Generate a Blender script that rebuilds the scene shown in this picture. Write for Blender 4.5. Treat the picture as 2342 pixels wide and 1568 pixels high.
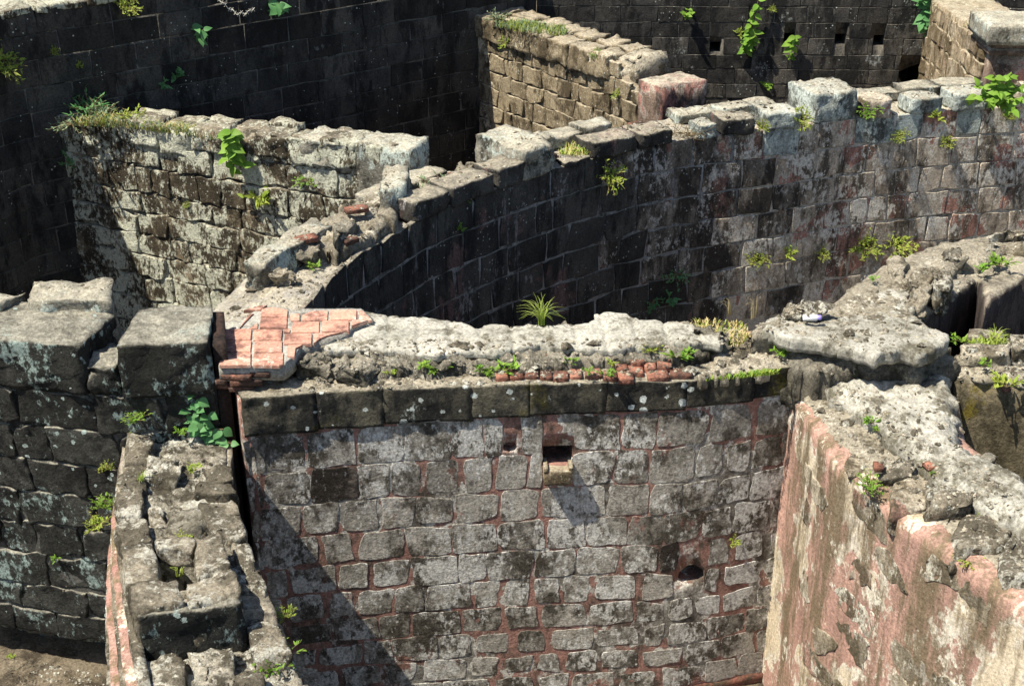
import bpy, bmesh, math, random
from mathutils import Vector, Matrix, noise, geometry
import numpy as np
rnd = random.Random(11)
scene = bpy.context.scene
COL = scene.collection
for o in list(bpy.data.objects): bpy.data.objects.remove(o)

# ---------------------------------------------------------------- camera, light, exposure
PITCH = math.radians(27); FOC = 3160.0; EYE = 10.5
cam = bpy.data.cameras.new('camera'); cam_o = bpy.data.objects.new('camera', cam); COL.objects.link(cam_o)
cam.sensor_width = 36; cam.lens = 36*FOC/2342; cam.clip_end = 400
cam_o.location = (0, 0, EYE); cam_o.rotation_euler = (math.pi/2-PITCH, 0, 0)
scene.camera = cam_o
SUN = Vector((-0.455, -0.185, 0.885)).normalized()
w = bpy.data.worlds.new('World'); scene.world = w; w.use_nodes = True
nt = w.node_tree; bg = nt.nodes['Background']; sky = nt.nodes.new('ShaderNodeTexSky')
sky.sky_type = 'NISHITA'; sky.sun_disc = False
sky.sun_elevation = math.asin(SUN.z); sky.sun_rotation = math.atan2(SUN.x, SUN.y)
nt.links.new(sky.outputs[0], bg.inputs[0]); bg.inputs[1].default_value = 0.085
sl = bpy.data.lights.new('sun', 'SUN'); so = bpy.data.objects.new('sun', sl); COL.objects.link(so)
sl.energy = 5; sl.angle = math.radians(0.5); sl.color = (1, 0.94, 0.815)
so.rotation_euler = (-SUN).to_track_quat('-Z', 'Y').to_euler(); so.location = SUN*60
vs = scene.view_settings; vs.view_transform = 'Standard'; vs.look = 'None'; vs.gamma = 1; vs.use_curve_mapping = False
vs.exposure = 0.86

# ---------------------------------------------------------------- surveying helpers
def ray(x, y):
    u = (x-1171)/FOC; v = (784-y)/FOC
    return Vector((u, math.cos(PITCH)+v*math.sin(PITCH), -math.sin(PITCH)+v*math.cos(PITCH)))
def at(x, y, z):                                   # the ground position of a spot of known height
    d = ray(x, y); t = (z-EYE)/d.z
    return Vector((d.x*t, d.y*t, z))
def view_x(p):                                     # bearing of a point, in survey units
    return 1171+FOC*p.x/(p.y*math.cos(PITCH)+(EYE-p.z)*math.sin(PITCH))
def fr(x, y, z, sc, o=4):
    return noise.fractal(Vector((x*sc, y*sc, z*sc)), 0.9, 2.1, o)

def billow(x, y, z, sc):
    a = noise.noise(Vector((x*sc, y*sc, z*sc))); b = noise.noise(Vector((x*sc*2.3+5, y*sc*2.3, z*sc*2.3))); c = noise.noise(Vector((x*sc*5+9, y*sc*5, z*sc*5)))
    return (abs(a)*.35+abs(b)*.75+abs(c)*.55)-.45
def tag(o, label=None, cat=None, group=None, kind=None):
    if label: o['label'] = label
    if cat: o['category'] = cat
    if group: o['group'] = group
    if kind: o['kind'] = kind
    return o
def empty(name, loc, label, cat, group=None):
    o = bpy.data.objects.new(name, None); COL.objects.link(o); o.location = loc; o.empty_display_size = .2
    return tag(o, label, cat, group)
bpy_up = lambda: None
def link(name, me, mat, parent=None, loc=(0, 0, 0)):
    o = bpy.data.objects.new(name, me); COL.objects.link(o)
    if mat is not None and not me.materials: me.materials.append(mat)
    if parent is not None:
        o.parent = parent
        base = Vector((0, 0, 0)); p = parent
        while p is not None: base += p.location; p = p.parent
        o.location = Vector(loc)-base
    else: o.location = loc
    return o
def mesh(name, v, f, smooth=True):
    me = bpy.data.meshes.new(name); me.from_pydata([tuple(p) for p in v], [], f)
    if smooth: me.polygons.foreach_set('use_smooth', [True]*len(me.polygons))
    me.update(); return me

# ---------------------------------------------------------------- materials
class G:
    def __init__(s, name):
        s.m = bpy.data.materials.new(name); s.m.use_nodes = True; s.t = s.m.node_tree
        s.b = s.t.nodes['Principled BSDF']; s.b.inputs['Roughness'].default_value = .93
        s.b.inputs['Specular IOR Level'].default_value = .15
        s.geo = s.t.nodes.new('ShaderNodeNewGeometry'); s.pos = s.geo.outputs['Position']
    def n(s, typ, **k):
        x = s.t.nodes.new(typ)
        for a, b in k.items(): setattr(x, a, b)
        return x
    def put(s, a, b):
        if isinstance(a, (int, float)): b.default_value = a
        elif isinstance(a, tuple): b.default_value = a if len(a) == len(b.default_value) else a+(1,)
        else: s.t.links.new(a, b)
    def math(s, op, a, b=0, c=0):
        x = s.n('ShaderNodeMath', operation=op)
        s.put(a, x.inputs[0]); s.put(b, x.inputs[1]); s.put(c, x.inputs[2]); return x.outputs[0]
    def map(s, sc, off=(0, 0, 0)):
        x = s.n('ShaderNodeMapping'); s.t.links.new(s.pos, x.inputs[0])
        x.inputs[3].default_value = sc; x.inputs[1].default_value = off; return x.outputs[0]
    def noise(s, sc, detail=6, rough=.6, stretch=(1, 1, 1), off=0, dist=0):
        x = s.n('ShaderNodeTexNoise'); s.t.links.new(s.map(stretch, (off*3.7, off*1.9, off*2.3)), x.inputs['Vector'])
        x.inputs['Scale'].default_value = sc; x.inputs['Detail'].default_value = detail
        x.inputs['Roughness'].default_value = rough; x.inputs['Distortion'].default_value = dist
        return x.outputs[0]
    def vor(s, sc, feature='F1', off=0):
        x = s.n('ShaderNodeTexVoronoi', feature=feature); s.t.links.new(s.map((1, 1, 1), (off, off, off)), x.inputs['Vector'])
        x.inputs['Scale'].default_value = sc; return x
    def rng(s, v, a, b, c=0, d=1):
        x = s.n('ShaderNodeMapRange'); s.put(v, x.inputs[0])
        for i, q in enumerate((a, b, c, d)): s.put(q, x.inputs[1+i])
        return x.outputs[0]
    def mix(s, f, a, b, mode='MIX'):
        x = s.n('ShaderNodeMix', data_type='RGBA', blend_type=mode)
        s.put(f, x.inputs[0]); s.put(a, x.inputs[6]); s.put(b, x.inputs[7]); return x.outputs[2]
    def mul(s, col, f):
        x = s.n('ShaderNodeVectorMath', operation='SCALE'); s.put(col, x.inputs[0]); s.put(f, x.inputs['Scale']); return x.outputs[0]

def rock(name, a, b, dark=None, lichen=None, pink=None, moss=None, top=None, speck=0, grain=.55, var=.35,
         bump=.8, bdist=.03, seed=0, streak=.55, lip=0, spots=None, tint=None, drip=None):
    """weathered masonry: base stone a/b; dark=(colour, amount) algae; lichen=(colour, amount) pale crust;
    pink=(colour, amount) lime plaster remains; top=(colour, amount) bleached ledges; spots=(colour, amount)."""
    g = G(name)
    c = g.mix(g.rng(g.noise(1.6, 6, .6, off=seed), .35, .65), a, b)
    oi = g.n('ShaderNodeObjectInfo').outputs['Random']
    c = g.mul(c, g.rng(oi, 0, 1, 1-var, 1+var))
    if tint:
        r2 = g.math('FRACT', g.math('MULTIPLY', oi, 7.31))
        c = g.mix(g.rng(r2, 1-tint[1], 1-tint[1]+.15, 0, .85), c, tint[0])
    if pink:
        pn = g.noise(1.5, 9, .62, (1, 1, .8), seed+5, .3)
        t = .72-pink[1]*.5
        f = g.rng(pn, t, t+.025)
        pc = g.mix(g.rng(g.noise(3, 6, .7, (1, 1, .35), seed+6), .35, .65), pink[0], tuple(q*.62 for q in pink[0]))
        c = g.mix(f, c, pc)
        if lip:
            lf = g.math('MULTIPLY', g.rng(pn, t-.035, t-.005), g.rng(pn, t+.006, t+.012, 1, 0))
            c = g.mix(g.math('MULTIPLY', lf, lip), c, (.62, .58, .5))
    if dark:
        dn = g.math('ADD', g.math('MULTIPLY', g.noise(2.4, 8, .68, (1, 1, streak), seed+1), .65),
                    g.math('MULTIPLY', g.noise(9, 8, .7, (1, 1, streak*1.2), seed+2), .35))
        t = .66-dark[1]*.42
        c = g.mix(g.rng(dn, t, t+.09, 0, .93), c, dark[0])
    if moss:
        t = .72-moss[1]*.4
        c = g.mix(g.rng(g.noise(2.1, 9, .7, (1, 1, .7), seed+3), t, t+.08, 0, .9), c, moss[0])
    if lichen:
        t = .70-lichen[1]*.4
        f = g.math('ADD', g.math('MULTIPLY', g.noise(1.7, 5, .6, off=seed+7), .5), g.math('MULTIPLY', g.noise(16, 7, .72, (1, 1, .6), seed+8), .5))
        c = g.mix(g.rng(f, t, t+.05, 0, .95), c, lichen[0])
    if drip:
        t = .70-drip[1]*.4
        dv = g.math('ADD', g.math('MULTIPLY', g.noise(3.2, 5, .6, (1, 1, .13), seed+31), .62), g.math('MULTIPLY', g.noise(15, 7, .75, (1, 1, .3), seed+32), .38))
        c = g.mix(g.rng(dv, t, t+.07, 0, .9), c, drip[0])
    if top:
        nz = g.n('ShaderNodeSeparateXYZ'); g.t.links.new(g.geo.outputs['Normal'], nz.inputs[0])
        tz = g.math('ADD', nz.outputs[2], g.rng(g.noise(7, 6, .7, off=seed+9), .3, .7, -.25, .25))
        tm = g.math('MULTIPLY', g.rng(tz, .45, .85, 0, top[1]), g.rng(g.noise(4.5, 8, .7, off=seed+14), .36, .58, .35, 1))
        c = g.mix(tm, c, g.mul(top[0], g.rng(g.noise(11, 7, .7, off=seed+4), .3, .7, .6, 1.25)))
    if spots:
        v = g.vor(7, off=seed); sz = g.rng(g.noise(1.3, 3, .5, off=seed+11), .45, .7, 0, spots[1])
        vd = g.math('ADD', v.outputs['Distance'], g.rng(g.noise(40, 4, .7), .2, .8, -.12, .12))
        c = g.mix(g.math('LESS_THAN', vd, sz), c, spots[0])
    if speck:
        v = g.vor(26, off=seed); s2 = g.n('ShaderNodeSeparateColor'); g.t.links.new(v.outputs['Color'], s2.inputs[0])
        f = g.math('MULTIPLY', g.math('LESS_THAN', v.outputs['Distance'], g.math('MULTIPLY', s2.outputs[1], .36)), g.math('LESS_THAN', s2.outputs[0], g.math('MULTIPLY', g.rng(g.noise(1.4, 5, .6, off=seed+21), .48, .66), speck*1.6)))
        c = g.mix(g.math('MULTIPLY', f, .8), c, (.50, .52, .45))
    c = g.mul(c, g.rng(g.noise(34, 8, .72, off=seed+12), .3, .7, 1-grain, 1+grain))
    g.put(c, g.b.inputs['Base Color'])
    h = g.math('ADD', g.math('MULTIPLY', g.noise(7, 10, .72, off=seed+13), 1.2), g.math('MULTIPLY', g.noise(45, 6, .75, off=seed), .35))
    pv = g.vor(24, off=seed+2)
    h = g.math('ADD', h, g.rng(pv.outputs['Distance'], 0, .3, -.10, 0))
    bp = g.n('ShaderNodeBump'); bp.inputs['Strength'].default_value = bump; bp.inputs['Distance'].default_value = bdist
    g.put(h, bp.inputs['Height']); g.t.links.new(bp.outputs[0], g.b.inputs['Normal'])
    return g.m
def plain(name, a, b, sc=6, rough=.7, bump=0, trans=0, var=.2):
    g = G(name); c = g.mix(g.rng(g.noise(sc, 5, .6), .35, .65), a, b)
    c = g.mul(c, g.rng(g.n('ShaderNodeObjectInfo').outputs['Random'], 0, 1, 1-var, 1+var))
    g.put(c, g.b.inputs['Base Color']); g.b.inputs['Roughness'].default_value = rough
    if bump:
        bp = g.n('ShaderNodeBump'); bp.inputs['Strength'].default_value = bump; bp.inputs['Distance'].default_value = .01
        g.put(g.noise(40, 6, .7), bp.inputs['Height']); g.t.links.new(bp.outputs[0], g.b.inputs['Normal'])
    if trans:
        tr = g.n('ShaderNodeBsdfTranslucent'); g.put(c, tr.inputs[0]); mx = g.n('ShaderNodeMixShader'); mx.inputs[0].default_value = trans
        out = g.t.nodes['Material Output']
        g.t.links.new(g.b.outputs[0], mx.inputs[1]); g.t.links.new(tr.outputs[0], mx.inputs[2]); g.t.links.new(mx.outputs[0], out.inputs[0])
    return g.m
BLACK = (.020, .020, .019); PALE = (.44, .49, .44); BUFF = (.40, .355, .27); BLUEPALE = (.36, .45, .44)
PINK = (.42, .21, .17); RED = (.23, .085, .055); OLIVE = (.075, .07, .022)
M = dict(
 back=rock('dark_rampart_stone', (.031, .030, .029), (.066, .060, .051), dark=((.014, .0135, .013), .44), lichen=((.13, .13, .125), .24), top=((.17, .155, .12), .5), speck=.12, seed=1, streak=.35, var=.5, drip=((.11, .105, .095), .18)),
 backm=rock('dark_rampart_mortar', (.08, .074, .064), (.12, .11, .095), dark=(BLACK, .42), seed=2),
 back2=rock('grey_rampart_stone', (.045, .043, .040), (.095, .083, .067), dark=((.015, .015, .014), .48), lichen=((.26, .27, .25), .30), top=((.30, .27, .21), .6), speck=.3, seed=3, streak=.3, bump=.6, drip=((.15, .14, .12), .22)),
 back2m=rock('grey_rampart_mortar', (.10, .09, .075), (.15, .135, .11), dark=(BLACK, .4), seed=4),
 part=rock('lichened_partition_stone', (.155, .122, .08), (.27, .22, .15), dark=((.045, .036, .024), .60), lichen=((.56, .56, .44), .55), moss=((.12, .10, .025), .2), top=((.32, .28, .21), .6), speck=.5, seed=5, bump=1, bdist=.06),
 partm=rock('partition_mortar', (.22, .18, .13), (.34, .30, .22), dark=((.045, .037, .026), .5), lichen=((.45, .43, .34), .4), seed=6, bump=1, bdist=.05),
 spur=rock('brown_spur_stone', (.20, .155, .095), (.31, .255, .17), dark=((.065, .05, .03), .44), lichen=((.52, .46, .34), .34), moss=((.13, .11, .03), .15), top=((.46, .40, .30), .7), speck=.4, seed=7, bump=1, bdist=.04, var=.2),
 spurm=rock('spur_mortar', (.34, .27, .19), (.46, .39, .28), dark=((.07, .055, .035), .35), seed=8),
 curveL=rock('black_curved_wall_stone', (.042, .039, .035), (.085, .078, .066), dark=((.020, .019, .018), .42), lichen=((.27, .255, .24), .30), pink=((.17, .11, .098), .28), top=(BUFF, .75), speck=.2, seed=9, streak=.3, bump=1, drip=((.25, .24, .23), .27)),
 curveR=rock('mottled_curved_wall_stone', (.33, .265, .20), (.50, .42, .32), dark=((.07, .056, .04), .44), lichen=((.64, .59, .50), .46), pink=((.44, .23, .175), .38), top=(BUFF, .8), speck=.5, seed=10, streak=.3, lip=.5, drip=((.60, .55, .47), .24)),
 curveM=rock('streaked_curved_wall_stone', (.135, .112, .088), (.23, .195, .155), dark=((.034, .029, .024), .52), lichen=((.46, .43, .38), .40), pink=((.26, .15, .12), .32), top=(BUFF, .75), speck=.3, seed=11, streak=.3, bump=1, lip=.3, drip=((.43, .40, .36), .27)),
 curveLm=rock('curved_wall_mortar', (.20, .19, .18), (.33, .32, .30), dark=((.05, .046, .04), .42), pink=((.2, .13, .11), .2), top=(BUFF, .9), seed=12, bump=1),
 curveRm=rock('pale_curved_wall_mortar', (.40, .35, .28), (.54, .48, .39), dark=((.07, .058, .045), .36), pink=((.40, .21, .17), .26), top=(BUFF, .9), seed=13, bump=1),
 cap=rock('lichened_cap_stone', (.17, .16, .135), (.30, .28, .22), dark=((.04, .038, .03), .42), lichen=((.42, .47, .42), .45), top=((.44, .40, .31), .85), speck=.3, seed=14, bump=1, bdist=.04),
 crust=rock('pale_blue_lichen_stone', (.29, .32, .29), (.40, .43, .39), dark=((.075, .075, .065), .44), lichen=((.52, .57, .52), .5), top=((.46, .42, .33), .8), seed=15, bump=1, bdist=.05),
 rubble=rock('bleached_lime_rubble', (.27, .238, .18), (.37, .33, .255), dark=((.10, .083, .056), .40), moss=((.20, .17, .075), .24), lichen=((.47, .435, .355), .34), speck=.15, seed=16, bump=1, bdist=.035, grain=.6),
 grey=rock('grey_lime_concrete', (.205, .197, .165), (.29, .275, .235), dark=((.095, .085, .06), .42), lichen=((.40, .385, .33), .36), moss=((.20, .17, .08), .30), seed=17, bump=.8, bdist=.018, grain=.55),
 broken=rock('dark_broken_core', (.15, .135, .105), (.30, .27, .21), dark=((.04, .037, .028), .50), lichen=((.42, .40, .33), .35), top=((.42, .38, .30), .6), seed=18, bump=1, bdist=.08),
 front=rock('grey_front_wall_stone', (.25, .226, .187), (.39, .358, .305), dark=((.052, .043, .031), .47), lichen=((.54, .52, .47), .48), moss=((.16, .125, .06), .18), pink=((.33, .175, .135), .20), seed=19, bump=1, bdist=.025, streak=.7, grain=.7, var=.2, drip=((.055, .046, .034), .15)),
 eroded=rock('eroded_rusty_stone', (.15, .115, .09), (.26, .215, .175), dark=((.035, .028, .022), .58), pink=((.26, .13, .08), .3), lichen=((.45, .44, .42), .36), seed=40, bump=1, bdist=.10, streak=1, lip=.5),
 frontm=rock('red_plaster_joint', (.20, .18, .15), (.29, .27, .23), pink=((.35, .19, .148), .52), dark=((.075, .06, .046), .40), lichen=((.45, .41, .36), .34), seed=20, bump=1, bdist=.02, lip=.9),
 fronttop=rock('mossy_black_top_course', (.060, .056, .042), (.12, .108, .078), dark=(BLACK, .48), moss=((.075, .066, .018), .30), lichen=((.40, .43, .38), .22), top=(BUFF, .9), spots=((.52, .56, .52), .36), seed=21, bump=1, bdist=.05, streak=.5, var=.2),
 dado=rock('red_dado_plaster', (.17, .07, .05), (.24, .10, .07), dark=((.06, .045, .03), .5), moss=((.07, .06, .02), .2), seed=22),
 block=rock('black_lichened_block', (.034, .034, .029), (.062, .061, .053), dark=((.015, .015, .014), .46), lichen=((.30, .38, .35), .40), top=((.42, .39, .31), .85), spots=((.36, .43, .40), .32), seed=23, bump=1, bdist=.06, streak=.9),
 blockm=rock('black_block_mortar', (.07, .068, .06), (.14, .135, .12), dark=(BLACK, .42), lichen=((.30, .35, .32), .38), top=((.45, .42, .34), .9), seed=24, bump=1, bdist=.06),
 step=rock('brown_step_stone', (.17, .145, .105), (.31, .27, .205), dark=((.05, .043, .03), .54), lichen=((.52, .50, .42), .44), top=((.36, .31, .23), .25), moss=((.13, .11, .035), .22), speck=.4, seed=25, bump=1, bdist=.06),
 steprub=rock('step_rubble', (.32, .29, .22), (.46, .42, .34), dark=((.07, .06, .042), .48), lichen=((.60, .58, .50), .46), moss=((.17, .14, .05), .2), seed=26, bump=1, bdist=.08),
 plaster=rock('pink_stained_plaster', (.36, .295, .205), (.48, .41, .305), pink=((.47, .285, .225), .51), dark=((.15, .115, .07), .48), lichen=((.62, .57, .47), .36), moss=((.27, .22, .13), .2), seed=27, streak=.16, bump=1, bdist=.02, grain=.5, lip=.7),
 exposed=rock('exposed_brown_stone', (.26, .215, .15), (.38, .33, .25), dark=((.10, .08, .05), .46), lichen=((.60, .57, .47), .44), pink=((.48, .29, .23), .34), seed=28, bump=1, bdist=.05, streak=.3, lip=.4),
 pillar=rock('red_plastered_pillar', (.15, .108, .082), (.24, .175, .135), dark=((.045, .034, .028), .46), pink=((.38, .19, .155), .42), lichen=((.42, .32, .27), .3), top=((.42, .375, .29), .95), seed=29, bump=1, lip=.3),
 buffwall=rock('buff_rendered_stone', (.26, .20, .13), (.38, .31, .215), dark=((.12, .09, .05), .48), lichen=((.55, .48, .36), .36), moss=((.2, .16, .05), .14), pink=((.40, .26, .2), .2), top=((.50, .45, .34), .7), seed=30, streak=.4, bump=1, bdist=.05),
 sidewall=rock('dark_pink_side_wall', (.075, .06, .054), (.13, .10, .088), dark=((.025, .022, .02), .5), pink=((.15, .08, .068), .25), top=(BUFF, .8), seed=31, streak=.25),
 moulding=rock('pink_moulding', (.42, .22, .18), (.46, .30, .24), dark=((.16, .125, .07), .42), lichen=((.58, .50, .40), .38), seed=32, bump=1, streak=.6),
 mossface=rock('mossy_brown_wall', (.17, .14, .085), (.25, .21, .14), dark=((.06, .05, .03), .45), moss=((.16, .125, .02), .35), pink=((.34, .19, .15), .2), lichen=((.40, .37, .30), .25), top=(BUFF, .9), seed=33, bump=1),
 shaded_end=rock('shaded_brown_end', (.060, .036, .028), (.10, .060, .047), dark=((.02, .016, .014), .45), seed=34, streak=.12),  # dark brown with the shade of the block wall's end face painted in
 tile=rock('terracotta_tile', (.45, .225, .16), (.52, .30, .225), dark=((.17, .09, .07), .44), lichen=((.54, .39, .31), .40), seed=35, bump=.6, bdist=.012, grain=.4, var=.18),
 mortar=rock('grey_tile_mortar', (.30, .285, .25), (.40, .38, .33), dark=((.12, .11, .09), .35), seed=36),
 brick=rock('red_brick', (.20, .085, .055), (.32, .15, .105), dark=((.06, .04, .032), .46), lichen=((.42, .35, .28), .3), seed=37, var=.35),
 earth=rock('dry_earth', (.10, .08, .053), (.165, .135, .095), dark=((.05, .04, .028), .42), lichen=((.26, .22, .17), .2), seed=38, bump=1, bdist=.05),
 leaf=plain('green_leaf', (.13, .27, .03), (.24, .38, .055), 5, .5, 0, .35),
 leafb=plain('blue_green_leaf', (.08, .22, .075), (.15, .32, .12), 5, .45, 0, .3),
 leafy=plain('yellow_green_leaf', (.21, .30, .04), (.34, .38, .07), 5, .6, 0, .35),
 lime=plain('lime_grass_blade', (.30, .44, .06), (.46, .54, .13), 3, .5, 0, .4),
 dry=plain('dry_straw', (.42, .33, .14), (.52, .43, .22), 4, .8, 0, .2),
 sage=plain('grey_green_leaf', (.16, .24, .13), (.28, .34, .2), 4, .6, 0, .3),
 stem=plain('brown_stem', (.10, .075, .04), (.16, .12, .06), 8, .8),
 white=plain('white_plastic', (.75, .76, .78), (.8, .8, .82), 5, .35, var=.02),
 purple=plain('violet_plastic', (.25, .2, .6), (.3, .25, .65), 5, .4, var=.02),
 wire=plain('pale_wire', (.45, .42, .36), (.55, .52, .46), 8, .5),
)

# ---------------------------------------------------------------- masonry builders
class Path:                                        # a wall face in plan; n points to the viewer's side
    def __init__(s, pts, side, smooth=True, ext=0):
        P = [Vector((p[0], p[1], 0)) for p in pts]
        if smooth and len(P) > 2:
            Q = [P[0]*2-P[1]]+P+[P[-1]*2-P[-2]]; out = []
            for i in range(1, len(Q)-2):
                for k in range(12):
                    t = k/12; a, b, c, d = Q[i-1:i+3]
                    out.append(.5*(2*b+(c-a)*t+(2*a-5*b+4*c-d)*t*t+(3*b-a-3*c+d)*t**3))
            out.append(P[-1]); P = out
        s.P = P; s.S = [0]
        for a, b in zip(P, P[1:]): s.S.append(s.S[-1]+(b-a).length)
        s.L = s.S[-1]; s.side = side
    def seg(s, q):
        for i in range(len(s.P)-2):
            if q < s.S[i+1]: return i
        return len(s.P)-2
    def p(s, q, off=0, z=0):
        i = s.seg(q); a, b = s.P[i], s.P[i+1]; d = (b-a).normalized()
        r = a+d*(q-s.S[i])+Vector((d.y, -d.x, 0))*s.side*off; r.z = z; return r
    def nrm(s, q):
        i = s.seg(q); d = (s.P[i+1]-s.P[i]).normalized(); return Vector((d.y, -d.x, 0))*s.side
    def sx(s, x, z=4.0, off=0):                    # arc length at a given bearing
        best = min(range(0, 401), key=lambda k: abs(view_x(s.p(s.L*k/400, off, z))-x)); return s.L*best/400
    def hit(s, x, y):                              # spot on the face: position, normal, arc length
        d = ray(x, y); best = None
        for i in range(len(s.P)-1):
            a, b = s.P[i], s.P[i+1]; e = b-a; den = d.x*e.y-d.y*e.x
            if abs(den) < 1e-9: continue
            t = (a.x*e.y-a.y*e.x)/den; u = (a.x*d.y-a.y*d.x)/den
            if -.02 <= u <= 1.02 and t > 0 and (best is None or t < best[0]): best = (t, s.S[i]+u*e.length)
        if best is None: return None
        q = best[1]; p = s.p(q); p.z = EYE+d.z*best[0]; return p, s.nrm(q), q

def stone(parent, path, s0, s1, z0, z1, mat, proud=.02, irr=.012, rough=.008, nx=4, nz=3, rnd_=.5, depth=.06, tilt=0, name='stone', bev=.018):
    sm, zm = (s0+s1)/2, (z0+z1)/2; hs, hz = (s1-s0)/2, (z1-z0)/2
    c = path.p(sm, 0, zm); seed = rnd.random()*100; V = []; F = []
    rr = min(hs, hz)*rnd_
    sh = [rnd.uniform(-irr, irr)*.9 for _ in range(4)]
    def outl(a, b):                               # rounded, wobbly outline
        x, y = a*hs, b*hz; ax, ay = abs(x)-(hs-rr), abs(y)-(hz-rr)
        if ax > 0 and ay > 0:
            l = math.hypot(ax, ay)
            m = max(ax, ay); k = m/l if l > 0 else 1
            x = math.copysign(hs-rr+ax*k, x); y = math.copysign(hz-rr+ay*k, y)
        e = max(abs(a), abs(b))
        x += e*(irr*1.6*noise.noise(Vector((x*5+seed, y*5, 1.3)))+irr*noise.noise(Vector((x*13+seed, y*13, 7)))); y += e*(irr*1.6*noise.noise(Vector((x*5, y*5+seed, 4.7)))+irr*noise.noise(Vector((x*13, y*13+seed, 9))))
        x += a*b*sh[0]+b*sh[1]; y += a*b*sh[2]+a*sh[3]
        return x, y
    ex, ez_ = min(.4, bev/hs), min(.4, bev/hz)
    def grid(k, n, e):
        if n < 6: return -1 if k == 0 else 1 if k == n else -1+e+(2-2*e)*(k-1)/(n-2)
        if k == 0 or k == n: return -1 if k == 0 else 1
        if k == 1 or k == n-1: return (-1+e) if k == 1 else (1-e)
        f = min(.6, e*2.0); return -1+f+(2-2*f)*(k-2)/(n-4)
    for j in range(nz+1):
        for i in range(nx+1):
            a, b = grid(i, nx, ex), grid(j, nz, ez_); x, y = outl(a, b)
            o = proud-(bev*.75 if i in (0, nx) or j in (0, nz) else 0)+rough*noise.fractal(Vector((x*6+seed, y*6, seed)), 1, 2, 3)
            V.append(path.p(sm+x, o, zm+y+tilt*x)-c)
    def gi(i, j): return j*(nx+1)+i
    for j in range(nz):
        for i in range(nx): F.append((gi(i, j), gi(i+1, j), gi(i+1, j+1), gi(i, j+1)))
    ring = [gi(i, 0) for i in range(nx)]+[gi(nx, j) for j in range(nz)]+[gi(i, nz) for i in range(nx, 0, -1)]+[gi(0, j) for j in range(nz, 0, -1)]
    base = len(V); n = path.nrm(sm)
    for k in ring: V.append(V[k]-n*depth)
    L = len(ring)
    for k in range(L): F.append((ring[(k+1) % L], ring[k], base+k, base+(k+1) % L))
    if path.side > 0: pass
    else: F = [f[::-1] for f in F]
    me = mesh(name, V, F, nx >= 6)
    return link(name, me, mat, parent, c)

def courses(parent, path, zs, length, matf, gap=.012, bev=.018, gapf=None, proud=(.0, .03), irr=.012, rough=.008, nx=4, nz=3, rnd_=.35, holes=(), s0=0, s1=None, tilt=0, jit=.3, ztop=None, drop=0, cap=298):
    s1 = path.L if s1 is None else s1; n = 0
    for k in range(len(zs)-1):
        za, zb = sorted((zs[k], zs[k+1]))
        q = s0-rnd.uniform(0, length*.6)
        while q < s1-.05:
            ln = length*rnd.uniform(1-jit, 1+jit); a, b = max(q, s0), min(q+ln, s1)
            if s1-b < length*.35: b = s1
            q = b if b == s1 else q+ln
            spans = [(a, b)]
            dz = tilt*((a+b)/2-s0)
            for (h0, h1, g0, g1) in holes:
                if zb+dz > g0+.03 and za+dz < g1-.03:
                    spans = [t for (u, v) in spans for t in ((u, min(v, h0)), (max(u, h1), v)) if t[1]-t[0] > .07]
            for (u, v) in spans:
                if v-u < .07 or rnd.random() < drop: continue
                zt = zb+dz
                if ztop is not None:
                    lim = ztop((u+v)/2)
                    if za+dz > lim-.1: continue
                    zt = min(zt, lim)
                n += 1
                if n > cap: return n
                gs = (gapf((u+v)/2, za) if gapf else gap)*rnd.uniform(.5, 1.5); gh = (gapf((u+v)/2, zb) if gapf else gap)*rnd.uniform(.6, 1.2)
                stone(parent, path, u+gs/2, v-gs/2, za+dz+gh/2, zt-gh/2, matf((u+v)/2, (za+zt)/2), rnd.uniform(*proud), irr, rough, nx, nz, rnd_, tilt=tilt, bev=bev)
    return n

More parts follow.
